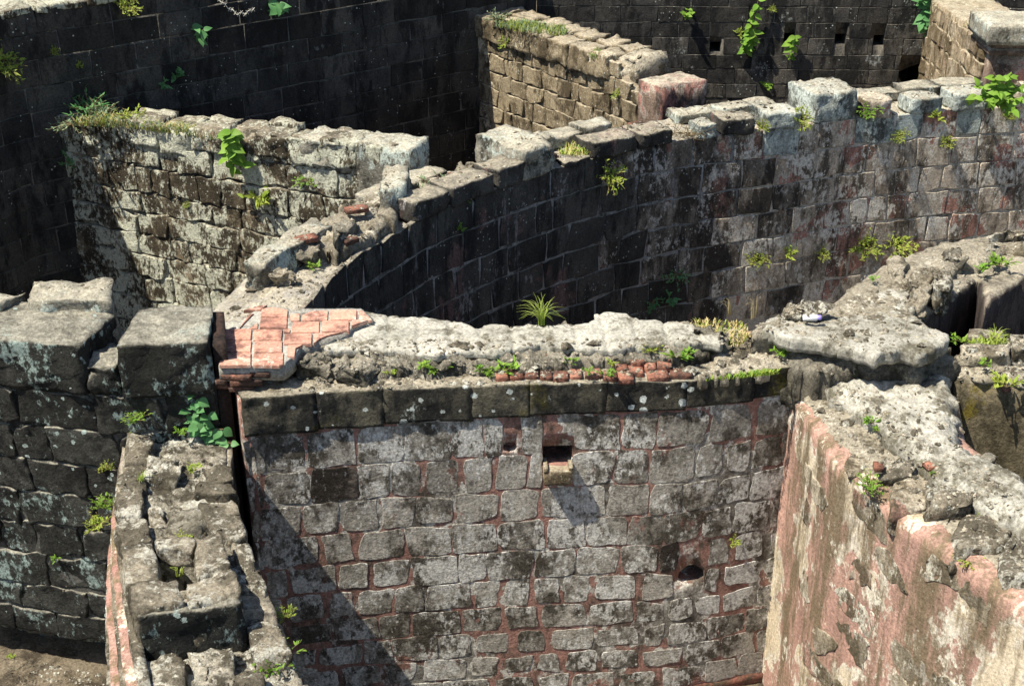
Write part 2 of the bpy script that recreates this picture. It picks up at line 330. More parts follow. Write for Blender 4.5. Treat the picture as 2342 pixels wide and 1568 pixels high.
def dens(out, step):
    r = []
    for a, b in zip(out, out[1:]+out[:1]):
        n = max(1, int((b-a).length/step))
        for k in range(n): r.append(a.lerp(b, k/n))
    return r
def slab(name, outline, ztop, z0, mat, parent=None, res=.06, amp=.02, freq=5, edge=.0, wob=.0, rings=None, ringamp=.0, label=None, loc=None, cut=None, erode=.06, bulge=0):
    """a solid prism of uneven lime rubble: outline in plan, uneven top, rough sides, closed below"""
    zt = ztop if callable(ztop) else (lambda x, y: ztop)
    pts = dens([Vector((p[0], p[1])) for p in outline], res*1.3)
    if wob:
        cx = sum((p for p in pts), Vector((0, 0)))/len(pts)
        pts = [p+Vector((wob*fr(p.x, p.y, 3, 3), wob*fr(p.x, p.y, 8, 3)))+Vector((wob*.6*noise.noise(Vector((p.x*19, p.y*19, 3))), wob*.6*noise.noise(Vector((p.x*19, p.y*19, 8)))))+Vector((wob*.5*fr(p.x, p.y, 5, 11), wob*.5*fr(p.x, p.y, 6, 11))) for p in pts]
    A = np.array([(p.x, p.y) for p in pts]); B = np.roll(A, -1, 0)
    lo, hi = A.min(0), A.max(0)
    gx, gy = np.meshgrid(np.arange(lo[0], hi[0], res), np.arange(lo[1], hi[1], res))
    rng = np.random.RandomState(5); g = np.stack([gx.ravel(), gy.ravel()], 1); g = g+rng.uniform(-.3, .3, g.shape)*res
    inside = np.zeros(len(g), bool); dist = np.full(len(g), 9.)
    for a, b in zip(A, B):
        c = ((a[1] > g[:, 1]) != (b[1] > g[:, 1]))
        with np.errstate(divide='ignore', invalid='ignore'):
            xx = (b[0]-a[0])*(g[:, 1]-a[1])/(b[1]-a[1]+1e-12)+a[0]
        inside ^= c & (g[:, 0] < xx)
        e = b-a; l2 = max(e@e, 1e-9); t = np.clip(((g-a)@e)/l2, 0, 1); dist = np.minimum(dist, np.hypot(*(g-a-t[:, None]*e).T))
    k = inside & (dist > res*.45); g = g[k]; dist = dist[k]
    n0 = len(pts); vv = [Vector(p) for p in pts]+[Vector(p) for p in g]
    r = geometry.delaunay_2d_cdt(vv, [(i, (i+1) % n0) for i in range(n0)], [], 1, 1e-6)
    V2, F = r[0], [tuple(f) for f in r[2]]; orig = r[3]
    D = [0.0]*len(V2); ismap = {}
    for i, o in enumerate(orig):
        if not o: continue
        j = min(o)
        D[i] = 0 if j < n0 else float(dist[j-n0])
        for q in o:
            if q < n0: ismap[q] = i
    V = []
    for i, p in enumerate(V2):
        z = zt(p.x, p.y)+amp*(.45*fr(p.x, p.y, 2, freq, 6)+.75*billow(p.x, p.y, 1, freq*.9))
        if edge: z -= edge*max(0, 1-D[i]/erode)**2
        V.append(Vector((p.x, p.y, z)))
    ar = 0
    for i in range(n0): a, b = pts[i], pts[(i+1) % n0]; ar += a.x*b.y-b.x*a.y
    loop = []
    for i in range(n0):
        m = ismap.get(i)
        if m is not None and (not loop or loop[-1] != m): loop.append(m)
    if loop[0] == loop[-1]: loop.pop()
    if ar < 0: loop.reverse()
    fixed = []
    for f in F:
        a, b, c = (V[q] for q in f[:3])
        fixed.append(f if (b-a).to_2d().cross((c-a).to_2d()) > 0 else f[::-1])
    F = fixed; L = len(loop)
    if rings is None: rings = max(1, int((V[loop[0]].z-z0)/.4))
    prev = loop; nrmls = []
    for i in range(L):
        a, b = V[loop[i-1]], V[loop[(i+1) % L]]; d = (b-a).to_2d(); d = d.normalized() if d.length > 0 else Vector((1, 0)); nrmls.append(Vector((d.y, -d.x, 0)))
    for q in range(1, rings+1):
        t = q/rings; cur = []
        for i in range(L):
            p = V[loop[i]]; z = p.z+(z0-p.z)*t
            off = ringamp*(.5*noise.fractal(Vector((p.x*6, p.y*6, z*6)), .8, 2.1, 5)+.9*billow(p.x, p.y, z, 6))+bulge*math.sin(min(t*3, 1)*math.pi)
            cur.append(len(V)); V.append(Vector((p.x, p.y, z))+nrmls[i]*off)
        for i in range(L): j = (i+1) % L; F.append((prev[i], cur[i], cur[j], prev[j]))
        prev = cur
    F.append(tuple(reversed(prev)))
    c = Vector(loc) if loc else Vector((sum(p.x for p in V)/len(V), sum(p.y for p in V)/len(V), z0))
    me = mesh(name, [p-c for p in V], F, True)
    o = link(name, me, mat, parent, c)
    if label: o['label'] = label
    if cut:
        bm = bmesh.new(); bm.from_mesh(me); bmesh.ops.recalc_face_normals(bm, faces=bm.faces); bm.to_mesh(me); bm.free()
        cv = []; cf = []
        for (pa, s0, s1, zz0, zz1, dep, arch) in cut:
            prof = [(s0, zz0), (s1, zz0), (s1, zz1), (s0, zz1)] if not arch else [(s0+(s1-s0)*a_, zz0+(zz1-zz0)*b_) for a_, b_ in arch]
            b0 = len(cv); n = pa.nrm((s0+s1)/2); k = len(prof)
            for off in (.15, -dep):
                for (ss, zz) in prof:
                    cv.append(pa.p((s0+s1)/2)+(pa.p(s1)-pa.p(s0)).normalized()*(ss-(s0+s1)/2)+n*off+Vector((0, 0, zz)))
            cf.append(tuple(b0+i for i in range(k))); cf.append(tuple(b0+k+i for i in reversed(range(k))))
            for i in range(k): cf.append((b0+(i+1) % k, b0+i, b0+k+i, b0+k+(i+1) % k))
        cm = bpy.data.meshes.new('cut'); cm.from_pydata([tuple(p) for p in cv], [], cf)
        bm = bmesh.new(); bm.from_mesh(cm); bmesh.ops.recalc_face_normals(bm, faces=bm.faces); bm.to_mesh(cm); bm.free()
        co = bpy.data.objects.new('cut', cm); COL.objects.link(co)
        md = o.modifiers.new('b', 'BOOLEAN'); md.operation = 'DIFFERENCE'; md.object = co; md.solver = 'EXACT'
        bpy.context.view_layer.update(); dg = bpy.context.evaluated_depsgraph_get()
        nm = bpy.data.meshes.new_from_object(o.evaluated_get(dg)); o.modifiers.clear(); o.data = nm
        bpy.data.objects.remove(co)
    return o

def lump(name, q, z0, z1, mat, parent=None, n=5, rough=.035, rnd_=.18, tiltx=0, label=None, freq=4):
    if rnd_ <= .22: rnd_ *= .45; n = max(n, 3)+2 if n > 3 else n
    """a rough block: q = four plan corners, counter-clockwise"""
    q = [Vector((p[0], p[1], 0)) for p in q]; V = []; F = []; idx = {}
    seed = rnd.random()*50
    c = sum(q, Vector())/4; c.z = z0
    size = min((q[1]-q[0]).length, (q[3]-q[0]).length, abs(z1-z0)*1.6)
    def vert(i, j, k):
        key = (i, j, k)
        if key in idx: return idx[key]
        u, v, t = i/n, j/n, k/n
        x = Vector((2*u-1, 2*v-1, 2*t-1)); e = Vector([abs(a)**5 for a in x]); l = (e.x+e.y+e.z)**.2
        m = max(abs(x.x), abs(x.y), abs(x.z)); f = 1-rnd_*(1-m/l)*2.2
        u, v, t = .5+(u-.5)*f, .5+(v-.5)*f, .5+(t-.5)*f
        p = (q[0]*(1-u)+q[1]*u)*(1-v)+(q[3]*(1-u)+q[2]*u)*v
        p.z = z0+(z1-z0)*t+tiltx*(u-.5)*t
        d = Vector((noise.fractal(p*freq+Vector((seed, 0, 0)), 1, 2, 4), noise.fractal(p*freq+Vector((0, seed, 0)), 1, 2, 4), noise.fractal(p*freq+Vector((0, 0, seed)), 1, 2, 4)))
        d2 = noise.fractal(p*freq*3+Vector((seed, seed, 0)), .8, 2.1, 4); p = p+d*rough+(p-c-Vector((0, 0, (z1-z0)/2))).normalized()*d2*rough*.35; idx[key] = len(V); V.append(p-c); return idx[key]
    for a in range(n):
        for b in range(n):
            F.append([vert(a, b, n), vert(a+1, b, n), vert(a+1, b+1, n), vert(a, b+1, n)])
            F.append([vert(a, b, 0), vert(a, b+1, 0), vert(a+1, b+1, 0), vert(a+1, b, 0)])
            F.append([vert(a, 0, b), vert(a+1, 0, b), vert(a+1, 0, b+1), vert(a, 0, b+1)])
            F.append([vert(a, n, b), vert(a, n, b+1), vert(a+1, n, b+1), vert(a+1, n, b)])
            F.append([vert(0, a, b), vert(0, a, b+1), vert(0, a+1, b+1), vert(0, a+1, b)])
            F.append([vert(n, a, b), vert(n, a+1, b), vert(n, a+1, b+1), vert(n, a, b+1)])
    o = link(name, mesh(name, V, F), mat, parent, c)
    if label: o['label'] = label
    return o
def pblock(path, s0, s1, o0, o1, z0, z1, mat, parent, name='cap_stone', **k):
    """a block on a wall: s along the face, o from the face inwards (negative)"""
    q = [path.p(s0, o0), path.p(s1, o0), path.p(s1, o1), path.p(s0, o1)]
    if (q[1]-q[0]).to_2d().cross((q[3]-q[0]).to_2d()) < 0: q = q[::-1]
    return lump(name, q, z0, z1, mat, parent, **k)
def xblock(path, x0, x1, o0, o1, z0, z1, mat, parent, **k):
    return pblock(path, path.sx(x0, z0), path.sx(x1, z0), o0, o1, z0, z1, mat, parent, **k)
def strip(path, o_front, o_back, s0=0, s1=None, n=24):
    s1 = path.L if s1 is None else s1
    S = [s0+(s1-s0)*k/n for k in range(n+1)]
    if len(path.P) < 8: S = sorted(S+[t for q in path.S[1:-1] for t in (q-.012, q+.012)])
    return [path.p(s, o_front) for s in S]+[path.p(s, o_back) for s in reversed(S)]
def zs(a, b, h, j=.12):
    r = [b]
    while r[-1]-a > h*.6: r.append(r[-1]-h*rnd.uniform(1-j, 1+j))
    return r
def pts(z, *xy): return [at(x, y, z) for x, y in xy]

# ---------------------------------------------------------------- ground
gm = slab('ground', [(-30, 2), (34, 2), (34, 60), (-30, 60)], 0, -1.2, M['earth'], res=.9, amp=.06, freq=.8); gm['kind'] = 'structure'
yd = slab('yard_fill', [(-9, 6), (-3.3, 6), (-3.6, 12.6), (-9, 12.6)], .5, -.5, M['earth'], res=.08, amp=.12, freq=2); yd['kind'] = 'structure'

# ---------------------------------------------------------------- back rampart, left stretch
pA = Path([(-10.2, 13.4), (-8.7, 17.1), (-7.35, 19.65), (.46, 25.7)], 1, False)
A = empty('rampart_wall', (-7, 20.3, 0), 'tall blackened stone rampart wall filling the upper left background in shade', 'wall')
topA = 5.74
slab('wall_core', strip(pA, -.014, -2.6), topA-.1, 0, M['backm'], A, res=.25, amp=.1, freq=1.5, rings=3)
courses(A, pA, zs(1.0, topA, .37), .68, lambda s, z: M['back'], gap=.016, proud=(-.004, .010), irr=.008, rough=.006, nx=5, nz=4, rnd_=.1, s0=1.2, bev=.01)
for x0, x1 in ((0, 75), (80, 112), (118, 190), (195, 262)):
    xblock(pA, x0, x1, .02, -.8, topA-.08, topA+.02, M['part'], A, n=4)

# ---------------------------------------------------------------- back rampart, right stretch
pR = Path([(.46, 25.7), (11.5, 25.45)], 1, False)
R = empty('rampart_wall', (5, 25.9, 0), 'grey black rampart wall with square putlog holes along the top right background', 'wall')
def hole(path, x, y, w_, h_): p, n, q = path.hit(x, y); return (q-w_/2, q+w_/2, p.z-h_/2, p.z+h_/2)
hA = [hole(pR, x, y, .2, .2) for x, y in ((1636, 108), (1805, 88), (1922, 90), (2010, 93))]
pa0 = pR.hit(2036, 200); pa1 = pR.hit(2125, 143)
harch = (pa0[2], pa1[2], 2.4, pa1[0].z)
hskip = (pR.hit(2052, 200)[2], pa1[2]+.6, 2.4, pa1[0].z)
cuts = [(pR, h[0], h[1], h[2], h[3], .7, None) for h in hA]+[(pR, harch[0], harch[1], harch[2], harch[3], 1.4, [(0, 0), (1, 0), (1, 1), (.80, .99), (.45, .90), (.14, .80), (.30, .60)])]
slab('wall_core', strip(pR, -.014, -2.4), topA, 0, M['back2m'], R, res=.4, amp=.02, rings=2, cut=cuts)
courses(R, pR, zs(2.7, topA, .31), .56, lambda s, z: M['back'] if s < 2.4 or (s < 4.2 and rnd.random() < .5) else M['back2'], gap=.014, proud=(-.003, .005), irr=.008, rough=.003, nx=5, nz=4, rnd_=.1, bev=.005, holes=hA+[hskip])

# ---------------------------------------------------------------- lit partition wall, left middle
pB = Path([(-7.0, 20.15), (-4.3, 18.95), (-1.38, 17.75)], 1, False)
B = empty('partition_wall', (-4.3, 19.4, 0), 'sunlit lichen covered partition wall running from the dark rampart towards the curved wall', 'wall')
def topB(s): return 4.02+.36*s/pB.L+.05*math.sin(s*5)
def zB(x, y):
    return 4.0+.36*max(0, min(1, (x+7)/5.6))+.05*noise.noise(Vector((x*2, y*2, 3)))
slab('wall_core', strip(pB, -.05, -.6), zB, 0, M['partm'], B, res=.07, amp=.07, freq=3, rings=14, ringamp=.05, edge=.05)
courses(B, pB, zs(.6, 4.35, .37, .2), .52, lambda s, z: M['part'], gap=.016, proud=(-.015, .035), irr=.03, rough=.024, nx=9, nz=8, rnd_=.12, ztop=topB, jit=.5, bev=.012)
q = -.05
while q < pB.L-.4:
    l = rnd.uniform(.4, .75); zt = topB(q+l/2)
    pblock(pB, q+.02, min(q+l, pB.L), .04, -.36, zt-.32, zt+.03+rnd.uniform(-.02, .05), M['part'], B, rough=.05, n=6)
    if rnd.random() < .7: pblock(pB, q, q+l*.9, -.38, -.64, zt-.25, zt+.02+rnd.uniform(-.04, .06), M['part'], B, rough=.05)
    q += l
xblock(pB, 690, 800, .04, -.55, 3.95, 4.34, M['cap'], B, rough=.06, n=7)
pblock(pB, pB.L-.78, pB.L+.04, .06, -.52, 3.35, 4.40, M['cap'], B, rough=.05, n=8, label='pale squared end block')

# ---------------------------------------------------------------- spur wall, upper middle
pJ = Path([(-.75, 25.05), (2.38, 21.05)], 1, False)
J = empty('spur_wall', (.8, 23.5, 0), 'sunlit brown spur wall with a red pillar end standing in the upper middle', 'wall')
def topJ(s): return 4.42 if s < pJ.L*.78 else (4.42-.42*min(1, (s-pJ.L*.78)/.5) if s < pJ.L*.93 else 4.15)
def zJ(x, y):
    s = (Vector((x, y, 0))-pJ.P[0]).dot((pJ.P[1]-pJ.P[0]).normalized()); return topJ(s)-.04
slab('wall_core', strip(pJ, -.05, -.95), zJ, 0, M['spurm'], J, res=.07, amp=.06, freq=3, rings=10, ringamp=.03, edge=.05)
courses(J, pJ, zs(2.0, 4.45, .32, .15), .42, lambda s, z: M['spur'], gap=.022, proud=(-.006, .014), irr=.024, rough=.014, nx=8, nz=7, rnd_=.14, ztop=topJ, jit=.45, bev=.010)
q = 0
while q < pJ.L*.72:
    l = rnd.uniform(.45, .7); zt = topJ(q+l/2)
    pblock(pJ, q+.01, q+l, .06, -.4, zt-.36, zt+.05, M['spur'], J, rough=.05, n=6)
    pblock(pJ, q+.05, q+l*.9, -.5, -.97, zt-.3, zt+.04, M['spur'], J, rough=.05); q += l
lump('rubble_lump', [pJ.p(pJ.L*.74, -.1), pJ.p(pJ.L*.86, -.1), pJ.p(pJ.L*.86, -.9), pJ.p(pJ.L*.74, -.9)], 3.9, 4.5, M['rubble'], J, n=8, rough=.12, rnd_=.5)
jd = (pJ.P[1]-pJ.P[0]).normalized(); jn = pJ.nrm(0)
e0 = pJ.P[1]; e1 = e0+Vector((.72, .42, 0))
pl = slab('pillar', [e0-jd*.55+jn*.03, e0+jn*.05, e1+Vector((.02, -.03, 0)), e1-jd*.6], 4.28, 0, M['pillar'], J, res=.06, amp=.03, rings=14, ringamp=.03, wob=.03, edge=.03)
pl['label'] = 'pillar end with red plaster remains'

# ---------------------------------------------------------------- right buttress wall and moulded pillar
pI = Path([(7.72, 25.5), (7.80, 22.35)], 1, False)
I = empty('buttress_wall', (8.4, 23.5, 0), 'buff rendered wall with a moulded red pillar at the top right corner', 'wall')
slab('wall_core', [(7.66, 25.5), (7.76, 22.4), (9.0, 22.4), (8.75, 25.5)], lambda x, y: 4.66+.02*(25-y), 0, M['buffwall'], I, res=.07, amp=.05, rings=14, ringamp=.02, edge=.04)
courses(I, pI, zs(2.6, 4.6, .36), .55, lambda s, z: M['buffwall'], gap=.04, proud=(.05, .08), irr=.03, rough=.03, nx=8, nz=7, rnd_=.3)
px0 = 7.78
pil = slab('pillar', [(px0, 22.1), (px0+1.6, 22.0), (px0+1.6, 23.0), (px0, 23.0)], 4.5, 0, M['pillar'], I, res=.12, amp=.01, rings=10, ringamp=.015)
for (zz0, zz1, o, nm) in ((4.502, 4.60, .07, 'moulding'), (4.602, 4.68, .03, 'moulding'), (4.682, 5.0, .15, 'cornice')):
    slab(nm, [(px0-o, 22.1-o), (px0+1.6, 22.0-o), (px0+1.6, 23.0), (px0-o, 23.0)], zz1, zz0, M['cap'] if nm == 'cornice' else M['pillar'], pil if nm == 'moulding' else I, res=.08, amp=.03 if nm == 'cornice' else .004, rings=4, ringamp=.02 if nm == 'cornice' else .004, edge=.03, erode=.1)

# ---------------------------------------------------------------- big curved wall
cpts = [at(x, y, 4.0) for x, y in ((660, 745), (700, 700), (780, 612), (900, 535), (1030, 470), (1270, 385), (1520, 325), (1800, 290), (2000, 265), (2342, 240))]
cpts.append(cpts[-1]+Vector((2.6, .35, 0)))
pC = Path([(p.x, p.y) for p in cpts], 1)
C_ = empty('curved_wall', (2, 19.5, 0), 'long curved ring wall with broken crenellated top crossing the middle of the picture', 'wall')
sJ = pC.sx(1500)
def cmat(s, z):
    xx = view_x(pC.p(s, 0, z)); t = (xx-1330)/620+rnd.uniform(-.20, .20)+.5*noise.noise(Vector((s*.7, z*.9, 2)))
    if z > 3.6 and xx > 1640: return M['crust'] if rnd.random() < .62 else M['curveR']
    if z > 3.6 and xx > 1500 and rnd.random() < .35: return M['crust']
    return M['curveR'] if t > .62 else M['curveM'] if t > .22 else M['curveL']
half = pC.sx(1700)
def zC(x, y): return 3.97+.05*noise.noise(Vector((x*1.5, y*1.5, 1)))
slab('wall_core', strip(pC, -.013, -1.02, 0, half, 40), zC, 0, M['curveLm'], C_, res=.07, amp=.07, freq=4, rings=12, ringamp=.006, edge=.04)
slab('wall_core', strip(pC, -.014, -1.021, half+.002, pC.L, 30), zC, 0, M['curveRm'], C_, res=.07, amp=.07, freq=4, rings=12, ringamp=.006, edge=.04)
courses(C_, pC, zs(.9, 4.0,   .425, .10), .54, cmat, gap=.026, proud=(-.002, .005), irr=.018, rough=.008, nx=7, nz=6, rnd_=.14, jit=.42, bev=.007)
def cb(x0, x1, o0, o1, h, m='cap', z=3.97, **k): return xblock(pC, x0, x1, o0, o1, z, z+h, M[m], C_, **k)
# front row of stones left standing on the wall head
for a in ((948, 1024, .03, -.36, .27, 'curveL'), (1028, 1124, .03, -.40, .26, 'curveL'), (1134, 1196, .03, -.42, .27, 'curveL'), (1290, 1350, .02, -.3, .07, 'curveL'),
          (1356, 1452, .03, -.40, .24, 'curveL'), (1458, 1536, .03, -.45, .22, 'curveL'), (1600, 1640, .02, -.34, .2, 'crust'), (1650, 1722, .03, -.42, .24, 'curveL'),
          (1755, 1824, .03, -.45, .26, 'crust'), (1974, 2038, .03, -.42, .28, 'curveR'), (2084, 2147, .03, -.42, .24, 'crust'), (2178, 2257, .03, -.45, .27, 'crust'),
          (2290, 2345, .03, -.45, .25, 'curveR'), (2350, 2430, .03, -.45, .28, 'curveR')):
    cb(*a, rough=.03, n=6)
cb(1196, 1266, .02, -.95, .44, 'cap', n=9, rough=.05)['label'] = 'large cracked block lying across the wall head'
cb(1864, 1957, -.0, -.8, .46, 'crust', n=9, rough=.04)['label'] = 'large squared merlon block'
# back row
for a in ((958, 1030, -.72, -1.06, .14), (1030, 1112, -.70, -1.05, .16), (1265, 1340, -.66, -1.04, .2), (1330, 1400, -.68, -1.05, .16), (1398, 1462, -.70, -1.05, .2),
          (1598, 1690, -.72, -1.08, .14), (1690, 1770, -.70, -1.06, .16), (1772, 1836, -.72, -1.08, .17), (1962, 2040, -.74, -1.08, .14), (2042, 2110, -.72, -1.08, .12), (2114, 2200, -.72, -1.1, .18), (2200, 2300, -.72, -1.1, .2)):
    cb(*a, n=5, rough=.03)
# the ruined lower end of the curved wall beside the tiled floor
lump('rubble_lump', pts(4.0, (560, 650), (600, 655), (765, 560), (715, 545)), 3.9, 4.27, M['cap'], C_, n=8, rough=.05)
slab('rubble_top', pts(4.0, (690, 585), (770, 600), (905, 528), (930, 455), (850, 470), (750, 520)), lambda x, y: 4.16+.1*noise.noise(Vector((x*3, y*3, 2))), 3.8, M['rubble'], C_, res=.03, amp=.07, freq=6, wob=.08, rings=4, ringamp=.06, edge=.05)
lump('rubble_lump', pts(4.0, (866, 505), (930, 500), (945, 440), (880, 445)), 3.9, 4.42, M['cap'], C_, n=7, rough=.07, rnd_=.3)
lump('rubble_lump', pts(4.0, (765, 600), (805, 570), (820, 540), (770, 550)), 3.9, 4.28, M['broken'], C_, n=6, rough=.07, rnd_=.4)
for (x, y, r_, h) in ((700, 590, .16, .12), (740, 565, .2, .14), (800, 500, .12, .12), (835, 505, .14, .12), (650, 640, .1, .08), (985, 430, .1, .1), (1060, 395, .12, .1), (1085, 392, .08, .1)):
    p = at(x, y, 4.05); lump('rubble_lump', [p+Vector((-r_, -r_*.7, 0)), p+Vector((r_, -r_*.7, 0)), p+Vector((r_, r_*.7, 0)), p+Vector((-r_, r_*.7, 0))], 4.0, 4.06+h, M['rubble'], C_, n=7, rough=.08, rnd_=.25, freq=7)
def brick(parent, p, ang, l, wd, h, z, mat='brick', n=3):
    c, s = math.cos(ang), math.sin(ang); u = Vector((c, s, 0))*l/2; v = Vector((-s, c, 0))*wd/2
    return lump('brick', [p-u-v, p+u-v, p+u+v, p-u+v], z, z+h, M[mat], parent, n=n, rough=.007, rnd_=.03, freq=9)
for (x, y, z, an, l) in ((1250, 362, 4.1, .5, .26), (1252, 366, 4.02, .5, .28), (1248, 372, 3.95, .5, .22), (1452, 290, 4.05, .6, .2), (700, 552, 4.22, .5, .26), (815, 484, 4.26, .4, .28), (798, 555, 4.12, .8, .2), (1010, 416, 4.02, .4, .3), (1040, 407, 4.02, .3, .25), (1975, 245, 4.05, .2, .1)):
    brick(C_, at(x, y, z), an, l, .14, .06, z)

# ---------------------------------------------------------------- front wall
dpts = [at(x, y, 4.0) for x, y in ((545, 909), (600, 902), (850, 888), (1100, 879), (1340, 873), (1590, 868), (1860, 836))]
pD = Path([(p.x, p.y) for p in dpts], 1)
D = empty('front_wall', (0, 12.4, 0), 'pale grey stone front wall with red plaster joints and a tiled top in the lower middle', 'wall')
hD = [hole(pD, 1275, 1040, .30, .22), hole(pD, 1580, 1310, .30, .22)]
hr = [hole(pD, 1166, 1022, .15, .12), hole(pD, 1304, 1325, .14, .14), hole(pD, 1372, 1308, .13, .16), hole(pD, 1290, 1352, .1, .08), hole(pD, 1036, 1262, .12, .08)]
rag = [(.1, .2), (.45, 0), (.85, .12), (1, .5), (.8, .95), (.4, 1), (.05, .7)]
cutD = [(pD, *hD[0], .6, None), (pD, *hD[1], .4, [(0, .2), (.2, 0), (.8, .02), (1, .2), (.95, .6), (.6, 1), (.35, .98), (.08, .65)])]+[(pD, *h, .12, rag) for h in hr[:1]]
dback = [at(x, y, 4.0) for x, y in ((1860, 790), (1700, 745), (1330, 755), (1100, 760), (850, 735), (700, 715), (500, 740))]
slab('wall_core', [pD.p(pD.L*k/40, .0) for k in range(41)]+dback, 3.96, -.1, M['frontm'], D, res=.07, amp=.04, rings=16, ringamp=.003, cut=cutD)
def dmat(s, z): return M['eroded'] if rnd.random() < .025 else M['front']
def dgap(s, z):
    v = noise.noise(Vector((s*1.1, z*1.1, 4.2)))*.5+.5+.10*(2-z)/2
    return .010+.075*max(0, min(1, (v-.38)/.34))
sF = pD.sx(1590)
tD = .03
courses(D, pD, [3.54, 3.10, 2.69, 2.31, 1.93, 1.57, 1.22, .89, .57, .27, -.03], .41, dmat, gap=.04, gapf=dgap, proud=(.002, .006), irr=.017, rough=.0035, nx=11, nz=10, rnd_=.26, tilt=tD, jit=.30, bev=.003, holes=hD+hr[:1], cap=150)
# top course of larger dark blocks
q = .02
while q < pD.L-.05:
    l = rnd.uniform(.55, .95); e = min(q+l, pD.L)
    if pD.L-e < .3: e = pD.L
    dz = .05*min(1, q/pD.L)
    pblock(pD, q, e, .026, -.33, 3.555+tD*(q+e)/2, 4.0+(.04 if q > sF else 0), M['fronttop'], D, name='top_block', n=12, rough=.014, rnd_=.02); q = e
p, n, q = pD.hit(1275, 1075)
sp = lump('spout', [pD.p(q-.145, .11), pD.p(q+.145, .11), pD.p(q+.145, -.2), pD.p(q-.145, -.2)], p.z-.11, p.z+.06, M['buffwall'], D, n=6, rough=.012, rnd_=.1)
for o in (-.125, .125): lump('spout_lip', [pD.p(q+o-.022, .11), pD.p(q+o+.022, .11), pD.p(q+o+.022, -.15), pD.p(q+o-.022, -.15)], p.z+.04, p.z+.10, M['buffwall'], sp, n=3, rough=.006)
# grey slab with the imprint of lost tiles and a rough dark broken edge
zs_ = 4.22
sl_out = pts(zs_, (690, 792), (820, 797), (900, 798), (1000, 806), (1120, 803), (1230, 786), (1290, 795), (1400, 797), (1520, 786), (1600, 780), (1650, 785), (1650, 765), (1590, 740), (1560, 738), (1460, 727), (1440, 716), (1400, 712), (1360, 714), (1340, 735), (1280, 742), (1190, 742), (1150, 738), (1090, 745), (1060, 735), (1000, 726), (960, 722), (900, 720), (850, 712), (800, 708), (600, 705), (500, 740), (497, 800))
def z_im(x, y):
    z = zs_+.010*noise.noise(Vector((x*2, y*2, 0)))
    gx = min(abs((x+.05*y) % .315), .315-abs((x+.05*y) % .315)); gy = min(abs(y % .27), .27-abs(y % .27))
    if x > -1.3 and min(gx, gy) < .024 and y < 13.2: z -= .022
    return z
slab('floor_slab', sl_out, z_im, 4.13, M['grey'], D, res=.024, amp=.006, freq=12, wob=.045, edge=.012, erode=.03, rings=3, ringamp=.012)
er_out = pts(4.0, (640, 840), (680, 868), (760, 876), (900, 872), (1000, 866), (1130, 858), (1250, 854), (1400, 848), (1580, 842), (1620, 825), (1640, 780), (1500, 765), (1000, 775), (690, 780))
slab('broken_edge', er_out, lambda x, y: 4.03+max(0, min(.13, (y-11.93)*.55))+.04*noise.noise(Vector((x*4, y*4, 5))), 3.9, M['broken'], D, res=.022, amp=.10, freq=8, wob=.06, edge=.05, erode=.10, rings=3, ringamp=.04)
le_out = pts(4.0, (600, 898), (850, 884), (1100, 876), (1590, 864), (1600, 830), (1100, 850), (800, 864), (640, 866))
slab('ledge_rubble', le_out, 4.012, 3.9, M['rubble'], D, res=.03, amp=.035, freq=7, wob=.02, edge=.03, rings=2)
# right end: bleached rubble and dry grass hollow
slab('rubble_top', pts(4.05, (1585, 862), (1700, 850), (1855, 828), (1850, 800), (1760, 775), (1700, 755), (1560, 735), (1500, 745), (1620, 800), (1640, 825)), lambda x, y: 4.06+.05*noise.noise(Vector((x*3, y*3, 9))), 3.9, M['rubble'], D, res=.03, amp=.06, freq=5, wob=.05, edge=.04, rings=3)
for (x, y, r_, h) in ((1640, 800, .12, .16), (1600, 790, .14, .16), (1520, 800, .1, .12), (1560, 818, .1, .1), (730, 850, .13, .10), (815, 858, .17, .10), (920, 850, .11, .07), (1030, 838, .16, .06), (1185, 832, .1, .07)):
    p = at(x, y, 4.05); lump('rubble_lump', [p+Vector((-r_, -r_*.7, 0)), p+Vector((r_, -r_*.7, 0)), p+Vector((r_, r_*.7, 0)), p+Vector((-r_, r_*.7, 0))], 3.94, 4.05+h, M['broken'], D, n=8, rough=.09, rnd_=.3, freq=7)
